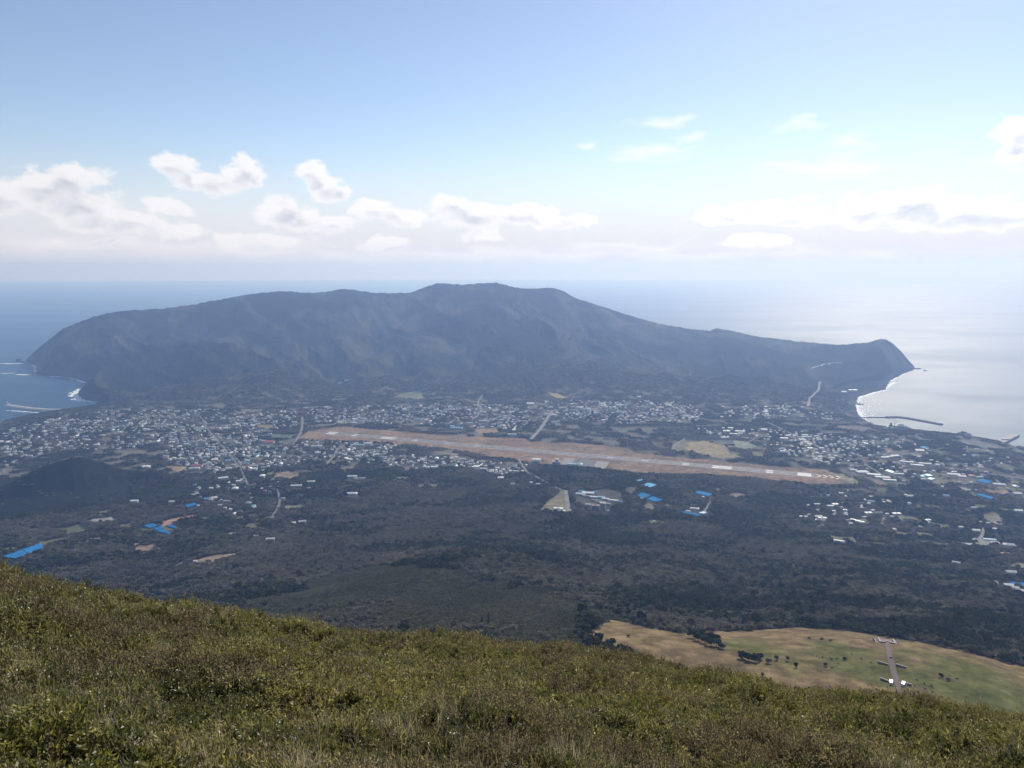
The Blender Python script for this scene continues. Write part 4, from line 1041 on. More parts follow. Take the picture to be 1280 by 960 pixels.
def house_shape(mb, w, d, h, kind_, ox=0, oy=0, oz=0, rot=0, ri=1):
    s0 = len(mb.v)
    mb.box(-w/2, w/2, -d/2, d/2, -2.5, h, 0)
    if kind_ == 0: mb.gable(-w/2, w/2, -d/2, d/2, h+0.02, d*0.26, 0.5, ri)
    elif kind_ == 1: mb.hip(-w/2, w/2, -d/2, d/2, h+0.02, d*0.24, 0.6, ri)
    else:
        mb.box(-w/2-0.2, w/2+0.2, -d/2-0.2, d/2+0.2, h+0.02, h+0.5, ri); mb.box(-1.5, 1.5, -1.5, 1.5, h+0.5, h+2.2, ri)
    c, s = math.cos(rot), math.sin(rot)
    for i in range(s0, len(mb.v)):
        x, y, z = mb.v[i]; mb.v[i] = (ox+x*c-y*s, oy+x*s+y*c, oz+z)
houses = []
for zi, (zn, poly, n) in enumerate(ZONES):
    xs_ = [p[0] for p in poly]; ys_ = [p[1] for p in poly]
    # houses gather along lanes: clusters first, then members
    cl_ = []
    tries = 0
    while len(cl_) < max(6, n//4) and tries < 5000:
        tries += 1
        x, y = HRND.uniform(min(xs_), max(xs_)), HRND.uniform(min(ys_), max(ys_))
        if in_px(poly, x, y): cl_.append((x, y))
    got = 0; tries = 0
    while got < n and tries < 20000:
        tries += 1
        cx, cy = HRND.choice(cl_)
        x = cx+HRND.gauss(0, 22); y = cy+HRND.gauss(0, 4.5)
        if not in_px(poly, x, y): continue
        X, Y = sea_pt(x, y, 74 if zi in (0, 1, 2, 3, 9) else 100); Z = gz(X, Y)
        i = int((X-MX0)/MRES); j = int((Y-MY0)/MRES)
        if Z < 3.0 or not (0 <= i < MW and 0 <= j < MH): continue
        if OPEN[j, i] and HRND.random() < 0.93: continue
        if any((X-q[0])**2+(Y-q[1])**2 < 15**2 for q in houses): continue
        big = HRND.random()
        w = HRND.uniform(8, 12.5) if big < 0.82 else HRND.uniform(15, 26); d = HRND.uniform(6, 9) if big < 0.82 else HRND.uniform(9, 14)
        mname = HRND.choices(list(ROOFS), list(ROOFS.values()))[0]
        rot = HRND.choice([0, 0, 90, -14, 12])+HRND.uniform(-14, 14)
        houses.append((X, Y, Z, w, d, HRND.uniform(3, 6.2), mname, HRND.choice([0, 0, 1, 2]), math.radians(rot), zi)); got += 1
for q in houses: keep_clear(q[0], q[1], max(q[3], q[4])*0.5+5)
order = sorted(range(len(houses)), key=lambda i: -houses[i][3]/math.hypot(houses[i][0], houses[i][1]))
single = set(order[:270])
mesh_cache = {}
mats_all = list(ROOFS)
far_mb = MB()
for i, (X, Y, Z, w, d, h, mname, kd, rot, zi) in enumerate(houses):
    if i in single:
        key = (mname, kd, round(w/3), round(d/3))
        if key not in mesh_cache:
            mb = MB(); house_shape(mb, round(w/3)*3.0, max(round(d/3)*3.0, 6), 4.5, kd); mesh_cache[key] = mb.mesh('house', [M['wall'], M[mname]])
        o_ = obj('house', mesh_cache[key], None, (X, Y, Z), rot)
        size = 'long' if w > 15 else 'small'
        shape = ('gabled', 'hip roofed', 'flat roofed')[kd]
        tag(o_, f"{size} {shape} house with a {WORD[mname]} roof {ZONES[zi][0]}", 'house', f"{size} {shape} houses with {WORD[mname]} roofs {ZONES[zi][0]}")
    else:
        house_shape(far_mb, w, d, h, kd, X, Y, Z, rot, 1+mats_all.index(mname))
kind(far_mb.build('far_houses', [M['wall']]+[M[k] for k in mats_all]), 'stuff')

# parked cars in front of the terminal
def car_mesh(mat):
    mb = MB()
    body = [(-2.2, 0.35), (-2.2, 0.85), (-1.3, 0.95), (-0.8, 1.42), (0.9, 1.42), (1.6, 0.95), (2.15, 0.8), (2.2, 0.35)]
    b = len(mb.v)
    for sy in (-0.85, 0.85):
        for (x_, z_) in body: mb.v.append((x_, sy*(0.82 if z_ > 1.2 else 1), z_))
    n = len(body)
    mb.f.append(tuple(range(n))); mb.mi.append(0); mb.f.append(tuple(range(2*n-1, n-1, -1))); mb.mi.append(0)
    for k in range(n): mb.f.append((k, (k+1) % n, n+(k+1) % n, n+k)[::-1]); mb.mi.append(1 if k in (2, 4) else 0)
    for wx in (-1.35, 1.35):
        for sy in (-0.86, 0.66): mb.tube([(wx, sy, 0.33), (wx, sy+0.2, 0.33)], 0.33, 8, 2)
    return mb.mesh('parked_car', [mat, M['glass'], M['rubber']])
car_m = {'white': car_mesh(M['carpaint_white']), 'dark': car_mesh(M['carpaint_dark']), 'silver': car_mesh(M['carpaint_silver'])}
for row in range(3):
    for k in range(19):
        if HRND.random() < 0.25: continue
        f = k/18.0
        x = 683+f*78; y = 584.3+f*5.3+row*1.0 + (0.3 if row else 0)
        X, Y = sea_pt(x, y, AF_Z); c_ = HRND.choice(['white', 'white', 'silver', 'dark'])
        o_ = obj('parked_car', car_m[c_], None, (X, Y, AF_Z+0.14), ang_rw+math.pi/2+HRND.uniform(-0.1, 0.1))
        tag(o_, f"{c_} car parked in the {('far', 'middle', 'near')[row]} row of the airport car park", 'car', f"{c_} cars in the {('far', 'middle', 'near')[row]} row of the airport car park")
X, Y = sea_pt(722, 588, AF_Z); mark_disc(X, Y, 60)

# ------------------------------------------------------------------ masts
def lattice_mast(name, label, x, y, hgt, base=3.0):
    X, Y, Z = place(x, y)
    t = thing(name, label, 'mast', (X, Y, Z))
    mb = MB(); n = 8
    for sx, sy in ((1, 1), (1, -1), (-1, -1), (-1, 1)): mb.tube([(sx*base/2, sy*base/2, -1), (sx*0.3, sy*0.3, hgt)], 0.35, 4)
    for k in range(n):
        z0 = hgt*k/n; z1 = hgt*(k+1)/n; w0 = base/2*(1-k/n)+0.3; w1 = base/2*(1-(k+1)/n)+0.3
        for (a, b2) in (((1, 1), (1, -1)), ((1, -1), (-1, -1)), ((-1, -1), (-1, 1)), ((-1, 1), (1, 1))):
            mb.tube([(a[0]*w0, a[1]*w0, z0), (b2[0]*w1, b2[1]*w1, z1)], 0.18, 3)
    mb.build('lattice', M['steel'], t)
    mb = MB(); mb.tube([(0, 0, hgt), (0, 0, hgt+6)], 0.2, 4); mb.build('aerial', M['steel'], t)
lattice_mast('radio_mast', 'thin radio mast on the highest top of the mountain', 622, 353.4, 30, 6)
lattice_mast('beacon_mast', 'grey lattice mast on the far edge of the runway grass', 784.5, 561, 30)
lattice_mast('radio_mast', 'grey radio mast at the mountain foot behind the runway', 608, 513, 34)
lattice_mast('radio_mast', 'grey lattice mast on the rise beyond the runway\'s right end', 1017, 566, 32)

# ------------------------------------------------------------------ the harbour and the shore
def armoured_wall(name, label, cat, pts, width, top, mat, lumps=0, cap=True):
    P = [np.array(sea_pt(x, y)) for x, y in pts]
    c = P[0]; t = thing(name, label, cat, (c[0], c[1], 0))
    mb = MB()
    prev = None; Q = []
    for i in range(len(P)-1):
        n = max(1, int(np.linalg.norm(P[i+1]-P[i])/14))
        Q += [P[i]+(P[i+1]-P[i])*k/n for k in range(n)]
    Q.append(P[-1])
    prof = [(-width*0.75, -3), (-width*0.5, top*0.8), (-width*0.28, top*0.85), (-width*0.27, top), (width*0.27, top), (width*0.28, top*0.7), (width*0.5, top*0.65), (width*0.75, -3)]
    for i, q in enumerate(Q):
        d = Q[min(i+1, len(Q)-1)]-Q[max(i-1, 0)]; d = d/np.linalg.norm(d); nn = np.array([-d[1], d[0]])
        base = len(mb.v)
        for (o_, z_) in prof: pt = q-c+nn*o_; mb.v.append((pt[0], pt[1], z_))
        if i:
            for k in range(len(prof)-1): mb.f.append((base-len(prof)+k, base-len(prof)+k+1, base+k+1, base+k)); mb.mi.append(0)
        if i in (0, len(Q)-1): mb.f.append(tuple(base+k for k in range(len(prof)))); mb.mi.append(0)
    mb.build('wall', mat, t)
    if lumps:
        mb = MB(); r_ = random.Random(len(pts)*7)
        for q in Q:
            for k in range(lumps):
                s = r_.uniform(2, 4.2); off = r_.choice([-1, 1])*r_.uniform(width*0.45, width*0.85); ang = r_.uniform(0, 6.28)
                d = r_.uniform(-7, 7); x_, y_ = q[0]-c[0]+off*0.6+d, q[1]-c[1]+off*0.8
                for a3 in (0, 2.1, 4.2): mb.tube([(x_, y_, 1.2), (x_+math.cos(ang+a3)*s, y_+math.sin(ang+a3)*s, -0.5)], [s*0.36, s*0.2], 5)
                mb.tube([(x_, y_, 1.0), (x_, y_, 1+s)], [s*0.36, s*0.2], 5)
        kind(mb.build('armour_blocks', M['concrete_dark'], t), 'stuff')
    return t
armoured_wall('breakwater', 'long dark curved breakwater armoured with concrete blocks off the right shore', 'breakwater', [(1108, 522.4), (1122, 522), (1135, 523.5), (1150, 526.2), (1165, 529), (1177, 531.4)], 26, 9, M['concrete_dark'], 4)
armoured_wall('jetty', 'thin straight jetty joining the shore to the curved breakwater', 'jetty', [(1076, 522.6), (1090, 522.2), (1107, 522.2)], 9, 5, M['concrete_dark'])
armoured_wall('mole', 'short dark mole inside the right harbour', 'mole', [(1085, 531), (1096, 532), (1107, 533.6)], 18, 5, M['concrete_dark'], 2)
armoured_wall('mole', 'lower dark mole beside the harbour slip', 'mole', [(1086, 535), (1096, 536.4), (1104, 537.4)], 12, 5, M['concrete_dark'])
armoured_wall('pier', 'long pale pier reaching into the left bay', 'pier', [(120, 510), (100, 511.6), (80, 512.8), (60, 512.8), (40, 511.4), (22, 509), (9, 507)], 38, 7, M['concrete'], 2)
armoured_wall('groyne', 'low groyne below the pier in the left bay', 'groyne', [(46, 518), (32, 518.6), (17, 518.8)], 10, 3, M['concrete_dark'], 2)
X, Y = sea_pt(9.5, 506.5)
t = thing('pier_light', 'small beacon block on the tip of the left bay\'s pier', 'beacon', (X, Y, 6))
mb = MB(); mb.box(-9, 9, -6, 6, 0, 9); mb.build('base', M['concrete'], t); mb = MB(); mb.tube([(0, 0, 9), (0, 0, 19)], [2.2, 1.6], 10); mb.build('tower', M['white'], t)
# flat landing quay on the right
W = [sea_pt(x, y) for x, y in [(1246, 551), (1263, 543.2), (1274, 545.6), (1256, 555)]]
t = thing('quay', 'flat pale concrete quay at the right edge of the shore', 'quay', (W[0][0], W[0][1], 0))
c = np.array(W[0]); mb = MB(); E = [np.array(p)-c for p in W]
mb.quad([(*p, 6.0) for p in E]); [mb.quad([(*E[k], -3), (*E[(k+1) % 4], -3), (*E[(k+1) % 4], 6), (*E[k], 6)]) for k in range(4)]
mb.build('deck', M['concrete'], t)
mb = MB(); a_, b_ = E[2], E[3]; d_ = (b_-a_)/np.linalg.norm(b_-a_); n_ = np.array([-d_[1], d_[0]])*2.5
mb.quad([(*(a_+n_), 9.5), (*(b_+n_), 9.5), (*(b_-n_), 9.5), (*(a_-n_), 9.5)]); mb.quad([(*(a_+n_), 6), (*(b_+n_), 6), (*(b_+n_), 9.5), (*(a_+n_), 9.5)]); mb.quad([(*(a_-n_), 6), (*(a_-n_), 9.5), (*(b_-n_), 9.5), (*(b_-n_), 6)])
mb.build('parapet', M['concrete_dark'], t)
mb = MB(); mb.box(28, 60, -4, 10, 6, 10); mb.box(66, 76, 6, 16, 6, 9); mb.build('stacked_goods', M['dark'], t)
# work barge with a crane, and the pale works building on the quay behind it
X, Y = sea_pt(1117, 532.8)
t = thing('crane_barge', 'dark work barge with a tall crane mast in the right harbour', 'barge', (X, Y, 0), math.radians(-30))
mb = MB(); b = len(mb.v)
hl = [(-24, -8), (-20, -10), (16, -10), (26, 0), (16, 10), (-20, 10), (-24, 8)]
mb.quad([(x_, y_, 6) for x_, y_ in hl])
for k in range(7): p, q = hl[k], hl[(k+1) % 7]; mb.quad([(p[0]*0.92, p[1]*0.85, -1), (q[0]*0.92, q[1]*0.85, -1), (*q, 6), (*p, 6)])
mb.build('hull', M['hull'], t)
mb = MB(); mb.box(-20, -6, -6, 6, 6, 14); mb.box(-18, -9, -4, 4, 14, 18); mb.build('deckhouse', M['wall_grey'], t)
mb = MB(); mb.tube([(4, 0, 6), (4, 0, 42)], [1.5, 0.7], 6); mb.build('mast', M['steel'], t)
mb = MB(); mb.tube([(4, 0, 12), (22, 2, 36)], [1.0, 0.5], 5); mb.tube([(4, 0, 40), (22, 2, 36)], 0.25, 3); mb.build('boom', M['steel'], t)
X, Y = sea_pt(1128, 535.2)
t = thing('harbour_works', 'pale lumpy gravel works building on the harbour edge', 'building', (X, Y, 0), math.radians(-20))
mb = MB(); mb.box(-26, 22, -14, 14, -1, 12); mb.build('wall', M['concrete'], t)
mb = MB(); mb.gable(-20, 6, -12, 12, 12.02, 9); mb.hip(8, 21, -11, 11, 12.02, 5); mb.build('roof', M['cream'], t)
mb = MB(); mb.box(23, 40, -10, 10, 0, 7); mb.build('annex', M['wall_brown'], t)
def rock(label, x, y, sx, sy, h, seed, dz=0.0, base=None):
    X, Y = sea_pt(x, y)
    import bmesh
    bm = bmesh.new(); bmesh.ops.create_icosphere(bm, subdivisions=3, radius=1)
    for v in bm.verts:
        n_ = mnoise.fractal(v.co*1.6+Vector((seed*7.1, 0, 0)), 1.0, 2.0, 4)
        f = 1+0.45*n_; v.co = Vector((v.co.x*sx*f, v.co.y*sy*f, max(v.co.z, -0.3)*h*f))
    me = bpy.data.meshes.new('rock'); bm.to_mesh(me); bm.free(); me.materials.append(M['rock'])
    o_ = obj('rock', me, None, (X, Y, dz)); tag(o_, label, 'rock')
rock('pointed dark islet off the left headland', 23.5, 451.6, 26, 18, 22, 1)
rock('low reef rock at the foot of the left headland', 28, 452.4, 22, 12, 8, 2)
rock('tiny reef rock in the left bay', 24.5, 464.8, 15, 9, 6, 3)
rock('flat dark rock off the tip of the right headland', 1146.5, 461.2, 30, 14, 8, 4)
rock('dark rock on the surf line of the right shore', 1073.5, 505.6, 16, 14, 8, 5)
rock('small dark rock just off the surf of the right shore', 1078.5, 505.9, 8, 6, 5, 6)
rock('large dark knoll on the shore between harbour and quay', 1204, 543.6, 34, 28, 17, 7)
rock('low black rock left of the pale quay', 1231, 550.6, 22, 16, 9, 8)
rock('black rock at the root of the pale quay', 1246, 555.4, 30, 20, 10, 9)
rock('black shore rock at the right edge below the quay', 1272, 559.8, 34, 18, 10, 10)
# a ship off the headland
X, Y = sea_pt(1157, 463.6)
t = thing('ship', 'tiny dark ship on the sea right of the headland', 'ship', (X, Y, 0), math.radians(15))
mb = MB(); hl = [(-20, -4), (14, -4.5), (24, 0), (14, 4.5), (-20, 4)]; mb.quad([(x_, y_, 4) for x_, y_ in hl])
for k in range(5): p, q = hl[k], hl[(k+1) % 5]; mb.quad([(p[0]*0.9, p[1]*0.8, -0.5), (q[0]*0.9, q[1]*0.8, -0.5), (*q, 4), (*p, 4)])
mb.build('hull', M['hull'], t)
mb = MB(); mb.box(-16, -6, -3, 3, 4, 10); mb.box(-14, -12, -1, 1, 10, 14); mb.build('deckhouse', M['wall_grey'], t)

# surf along the rocks
foam_m = simple('surf_foam', (0.82, 0.84, 0.85), 0.8, 0.15, 0.05)
FR = random.Random(5)
mb = MB()
def foam(pts, wmin, wmax, dens, side):
    P = [np.array(sea_pt(x, y)) for x, y in pts]
    for i in range(len(P)-1):
        L_ = np.linalg.norm(P[i+1]-P[i]); d = (P[i+1]-P[i])/L_; nn = np.array([-d[1], d[0]])*side
        for k in range(int(L_/10*dens)):
            c = P[i]+d*FR.uniform(0, L_)+nn*(abs(FR.gauss(0, 0.5))*wmax-4); s = FR.uniform(wmin, wmin*2.6)
            n = 7; a0 = FR.uniform(0, 6)
            th = math.atan2(d[1], d[0]); pts_ = []
            for q in range(n):
                rr_ = s*FR.uniform(0.55, 1.0); x_ = math.cos(a0+6.283*q/n)*rr_*1.5; y_ = math.sin(a0+6.283*q/n)*rr_*0.6
                pts_.append((c[0]+x_*math.cos(th)-y_*math.sin(th), c[1]+x_*math.sin(th)+y_*math.cos(th), 0.3+FR.uniform(0, 0.5)))
            mb.quad(pts_)
foam([(45, 455), (47.5, 464)], 8, 28, 3, -1)
foam([(60, 470.2), (70, 470.8), (80, 471.4), (90, 472.6)], 8, 20, 2.0, -1)
foam([(94, 473), (101, 475), (110, 477.8)], 8, 34, 4, -1); foam([(106, 486), (98, 491.4), (95, 494.5), (103, 499), (106, 501)], 9, 40, 4, -1)
foam([(108, 501), (118, 502.6), (130, 504)], 7, 18, 3, -1)
foam([(2, 454.2), (12, 454.6), (22, 454.4), (30, 454)], 9, 24, 3, -1); foam([(6, 466.6), (17, 466.4)], 9, 20, 2.5, -1); foam([(22, 468), (38, 468.6)], 9, 22, 3, -1)
foam([(8, 513), (50, 516)], 6, 16, 1.0, -1)
foam([(1107, 487), (1118, 478), (1112, 480)], 6, 26, 4, 1); foam([(1107, 487.5), (1092, 491), (1080, 495)], 6, 20, 4, 1)
foam([(1080, 494.6), (1071, 497.4), (1070, 505), (1071, 513), (1077, 521)], 5, 26, 4, 1); foam([(1080, 494.6), (1071, 497.4), (1070, 505), (1071, 513), (1077, 521)], 3, 95, 4, 1)
foam([(1076, 497), (1084, 499), (1090, 501)], 3, 40, 2, 1)
foam([(1143, 461.8), (1128, 468.6), (1113, 476.6)], 6, 14, 2.0, 1)
foam([(1178, 532), (1170, 530.6)], 5, 14, 2, -1); foam([(1076, 521), (1086, 527.6)], 5, 14, 2, 1); foam([(1262, 562), (1290, 566)], 6, 22, 2, 1)
kind(mb.build('surf', foam_m), 'stuff')

# ------------------------------------------------------------------ the grazing shelf
def on_meadow(x, y):
    X, Y, _ = ground_at(x, y); return X, Y, gz(X, Y)
ribbon('path', [(1109, 806), (1112, 822), (1117, 840), (1122, 855), (1128, 872), (1134, 890)], 5.0, simple('brick_path', (0.105, 0.075, 0.062), 0.9, 0.2, 0.4), dz=0.25, step=4)
def wall_between(name, label, p, q, h, th, mat, cap=None):
    a = on_meadow(*p); b = on_meadow(*q); L_ = math.hypot(b[0]-a[0], b[1]-a[1]); an = math.atan2(b[1]-a[1], b[0]-a[0])
    z = min(a[2], b[2])
    t = thing(name, label, 'wall', ((a[0]+b[0])/2, (a[1]+b[1])/2, z), an)
    mb = MB(); mb.box(-L_/2, L_/2, -th/2, th/2, -1.0, h + abs(a[2]-b[2])*0.5); mb.build('wall', mat, t)
    mb = MB(); hh = h+abs(a[2]-b[2])*0.5; mb.box(-L_/2-0.15, L_/2+0.15, -th/2-0.12, th/2+0.12, hh+0.01, hh+0.35); mb.build('coping', cap or M['concrete'], t)
    return t
wall_between('low_wall', 'far low white topped wall left of the meadow path', (1097.0, 828.8), (1110, 831.6), 1.5, 0.8, M['wall_brown'])
wall_between('low_wall', 'far low white topped wall right of the meadow path', (1120, 832.2), (1133, 835.6), 1.5, 0.8, M['wall_brown'])
wall_between('low_wall', 'near low white topped wall left of the meadow path', (1100.5, 849.8), (1112, 853.2), 1.5, 0.8, M['wall_brown'])
wall_between('low_wall', 'near low white topped wall right of the meadow path', (1127.5, 855), (1139.5, 857.4), 1.5, 0.8, M['wall_brown'])
def vehicle(label, x, y, rot):
    X, Y, Z = on_meadow(x, y)
    t = thing('minibus', label, 'van', (X, Y, Z+0.3), math.radians(rot))
    mb = MB(); mb.box(-2.4, 3.0, -1.2, 1.2, 0.5, 2.7); mb.box(3.0, 3.7, -1.15, 1.15, 0.5, 1.7); mb.build('body', M['carpaint_white'], t)
    for bb in ((-2.3, 2.6, -1.23, -1.21, 1.7, 2.5), (-2.3, 2.6, 1.21, 1.23, 1.7, 2.5), (3.01, 3.04, -1.0, 1.0, 1.75, 2.6)): mb = MB(); mb.box(*bb); mb.build('window', M['glass'], t)
    for wx in (-2.0, 2.2):
        for sy in (-1.22, 0.98):
            mb = MB(); mb.tube([(wx, sy, 0.45), (wx, sy+0.24, 0.45)], 0.45, 10); mb.build('wheel', M['rubber'], t)
vehicle('white minibus at the left wall end beside the meadow path', 1113.6, 855.6, 60)
vehicle('white minibus at the right wall end beside the meadow path', 1128.8, 857.6, 55)
X, Y, Z = on_meadow(1148, 876)
t = thing('rest_house', 'grey roofed hut half hidden behind the shrub crest below the meadow path', 'hut', (X, Y, Z), math.radians(-25))
mb = MB(); mb.box(-6, 6, -4, 4, -2, 3.2); mb.build('wall', M['wall_grey'], t)
mb = MB(); mb.gable(-6, 6, -4, 4, 3.22, 2.4, 0.8); mb.build('roof', M['pale'], t)
# the U shaped viewing terrace at the end of the path
X, Y, Z = on_meadow(1108.5, 803.5)
t = thing('viewing_terrace', 'square dark walled viewing terrace at the far end of the meadow path', 'terrace', (X, Y, Z), math.radians(-14))
mb = MB(); mb.box(-10.5, 10.5, -6, 7, -2.5, 0.5); mb.build('deck', simple('terrace_paving', (0.25, 0.18, 0.16), 0.9, 0.2, 0.4), t)
for (x0, x1, y0, y1, h) in ((-7.2, -6.4, -3, 6, 2.2), (6.4, 7.2, -3, 6, 2.2), (-6.4, -1.6, -3, -2.2, 2.4), (1.6, 6.4, -3, -2.2, 2.4)):
    mb = MB(); mb.box(x0, x1, y0, y1, 0.5, h); mb.build('screen_wall', M['dark'], t)
for sx in (-1, 1):
    mb = MB(); mb.box(sx*11.2-0.3, sx*11.2+0.3, -6, 7, -2, 1.5); mb.build('side_wall', M['wall_brown'], t)
for q in (-4.2, 0.2, 3.4): mb = MB(); mb.box(q-1.0, q+1.0, 1.2, 2.2, 0.55, 1.25); mb.build('bench', M['concrete'], t)
X, Y, Z = on_meadow(1113.6, 824)
t = thing('signboard', 'small dark signboard standing in the middle of the meadow path', 'sign', (X, Y, Z+0.2), math.radians(-14))
mb = MB(); mb.box(-1.2, 1.2, -0.1, 0.1, 0.8, 2.2); mb.build('board', M['dark'], t)
mb = MB(); mb.box(-1.1, -0.95, -0.07, 0.07, -0.4, 0.8); mb.build('leg', M['bark'], t); mb = MB(); mb.box(0.95, 1.1, -0.07, 0.07, -0.4, 0.8); mb.build('leg', M['bark'], t)

def cow_mesh(grazing):
    """one skinned body: barrel trunk, neck, head, jointed legs, tail"""
    me = bpy.data.meshes.new('cow'); V, E, R_ = [], [], []
    def chain(pts, rad, root=None):
        prev = root
        for p, r_ in zip(pts, rad):
            V.append(p); R_.append(r_); i = len(V)-1
            if prev is not None: E.append((prev, i))
            prev = i
        return prev
    chain([(-0.75, 0, 1.12), (-0.35, 0, 1.08), (0.15, 0, 1.04), (0.6, 0, 1.1)], [(0.30, 0.30), (0.36, 0.36), (0.38, 0.40), (0.30, 0.34)])
    if grazing: chain([(0.95, 0, 0.95), (1.2, 0, 0.6), (1.35, 0, 0.35), (1.5, 0, 0.12)], [(0.2, 0.22), (0.14, 0.15), (0.14, 0.16), (0.08, 0.09)], 3)
    else: chain([(0.92, 0, 1.28), (1.15, 0, 1.48), (1.42, 0, 1.44), (1.68, 0, 1.3)], [(0.2, 0.22), (0.14, 0.15), (0.14, 0.16), (0.08, 0.09)], 3)
    for sy in (-1, 1):
        chain([(0.5, sy*0.2, 0.75), (0.5, sy*0.22, 0.42), (0.5, sy*0.22, 0.06)], [(0.13, 0.12), (0.08, 0.08), (0.06, 0.06)], 2)
        chain([(-0.72, sy*0.22, 0.8), (-0.84, sy*0.22, 0.45), (-0.76, sy*0.22, 0.06)], [(0.17, 0.14), (0.08, 0.08), (0.06, 0.06)], 0)
    chain([(-1.08, 0, 1.15), (-1.14, 0, 0.6)], [(0.05, 0.05), (0.03, 0.03)], 0)
    me.from_pydata(V, E, [])
    o_ = bpy.data.objects.new('cow_form', me); COL.objects.link(o_)
    md = o_.modifiers.new('skin', 'SKIN'); 
    sv = me.skin_vertices[0].data
    for i, r_ in enumerate(R_): sv[i].radius = r_
    sv[0].use_root = True
    md2 = o_.modifiers.new('sub', 'SUBSURF'); md2.levels = 1; md2.render_levels = 1
    dg = bpy.context.evaluated_depsgraph_get(); dg.update()
    out = bpy.data.meshes.new_from_object(o_.evaluated_get(dg)); out.name = 'cow'
    out.materials.clear(); out.materials.append(M['hide'])
    bpy.data.objects.remove(o_)
    return out
cows = [cow_mesh(True), cow_mesh(False)]
CR = random.Random(3)
for i, (x, y) in enumerate([(1064.5, 818.5), (1056.5, 824), (1058.5, 824.6), (1046, 824.4), (1037.5, 823), (1039.5, 824.6), (1076.4, 824), (1048, 830), (1033, 834.4), (1040, 836.2), (1021, 820.4), (1028, 822.2),
                            (1088.6, 829), (1145.6, 851), (1155.5, 855.2), (1164.4, 857.6), (1164.6, 860), (1156.4, 862.6), (1165, 865.6), (1143.6, 857.6), (1196, 849.4), (1173.6, 848.6)]):
    X, Y, Z = on_meadow(x, y)
    o_ = obj('cow', cows[i % 2], None, (X, Y, Z-0.02), CR.uniform(0, 6.28)); sc = CR.uniform(1.0, 1.2); o_.scale = (sc, sc, sc)
    side = 'left' if x < 1110 else 'right'
    pose = 'grazing' if i % 2 == 0 else 'standing with its head up'
    tag(o_, f"black cow {pose} in the grass {side} of the meadow path", 'cow', f"{pose.split()[0]} cows {side} of the meadow path")

# ------------------------------------------------------------------ foliage
ISL = 0.2
def leaf_material(name, c0, c1, c2, rough=0.5, trans=0.25, spec=0.35, big_scale=None):
    mt, nt, N, L = new_mat(name)
    o = N.new('ShaderNodeOutputMaterial'); b = N.new('ShaderNodeBsdfPrincipled')
    oi = N.new('ShaderNodeObjectInfo'); g = N.new('ShaderNodeNewGeometry')
    cr = N.new('ShaderNodeValToRGB'); cr.color_ramp.elements[0].color = (*c0, 1); cr.color_ramp.elements[0].position = 0.15
    e = cr.color_ramp.elements.new(0.5); e.color = (*c1, 1); cr.color_ramp.elements[-1].color = (*c2, 1); cr.color_ramp.elements[-1].position = 0.9
    v = oi.outputs['Random']
    if big_scale:
        t = tex_noise(N, L, g.outputs['Position'], big_scale, 3)
        mm = N.new('ShaderNodeMath'); mm.operation = 'MULTIPLY_ADD'; L.new(v, mm.inputs[0]); mm.inputs[1].default_value = 0.55
        L.new(maprange(N, L, t, 0.3, 0.7, -0.1, 0.55), mm.inputs[2]); v = mm.outputs[0]
    L.new(v, cr.inputs[0])
    isl = maprange(N, L, g.outputs['Random Per Island'], 0, 1, 1-ISL, 1+ISL)
    sc_ = N.new('ShaderNodeVectorMath'); sc_.operation = 'SCALE'; L.new(cr.outputs[0], sc_.inputs[0]); L.new(isl, sc_.inputs['Scale'])
    L.new(sc_.outputs[0], b.inputs['Base Color']); b.inputs['Roughness'].default_value = rough; b.inputs['Specular IOR Level'].default_value = spec
    if trans > 0:
        tr = N.new('ShaderNodeBsdfTranslucent'); tv = N.new('ShaderNodeVectorMath'); tv.operation = 'MULTIPLY'; L.new(sc_.outputs[0], tv.inputs[0]); tv.inputs[1].default_value = (2.0, 1.9, 1.3); L.new(tv.outputs[0], tr.inputs[0])
        mx = N.new('ShaderNodeMixShader'); mx.inputs[0].default_value = trans
        L.new(b.outputs[0], mx.inputs[1]); L.new(tr.outputs[0], mx.inputs[2]); L.new(mx.outputs[0], o.inputs[0])
    else: L.new(b.outputs[0], o.inputs[0])
    return mt
NR = np.random.RandomState(21)
def quads_mesh(name, C, U, W, mats, mi=None):
    """many free quads: centres C, half edges U and W"""
    n = len(C); co = np.stack([C-U-W, C+U-W, C+U+W, C-U+W], 1).reshape(-1, 3).astype(np.float32)
    me = bpy.data.meshes.new(name); me.vertices.add(4*n); me.vertices.foreach_set('co', co.ravel())
    me.loops.add(4*n); me.loops.foreach_set('vertex_index', np.arange(4*n, dtype=np.int32))
    me.polygons.add(n); me.polygons.foreach_set('loop_start', np.arange(n, dtype=np.int32)*4); me.polygons.foreach_set('loop_total', np.full(n, 4, np.int32))
    for m_ in mats: me.materials.append(m_)
    if mi is not None: me.polygons.foreach_set('material_index', mi.astype(np.int32))
    me.update(calc_edges=True); return me
def unit(v): return v/np.maximum(np.linalg.norm(v, axis=1, keepdims=True), 1e-9)
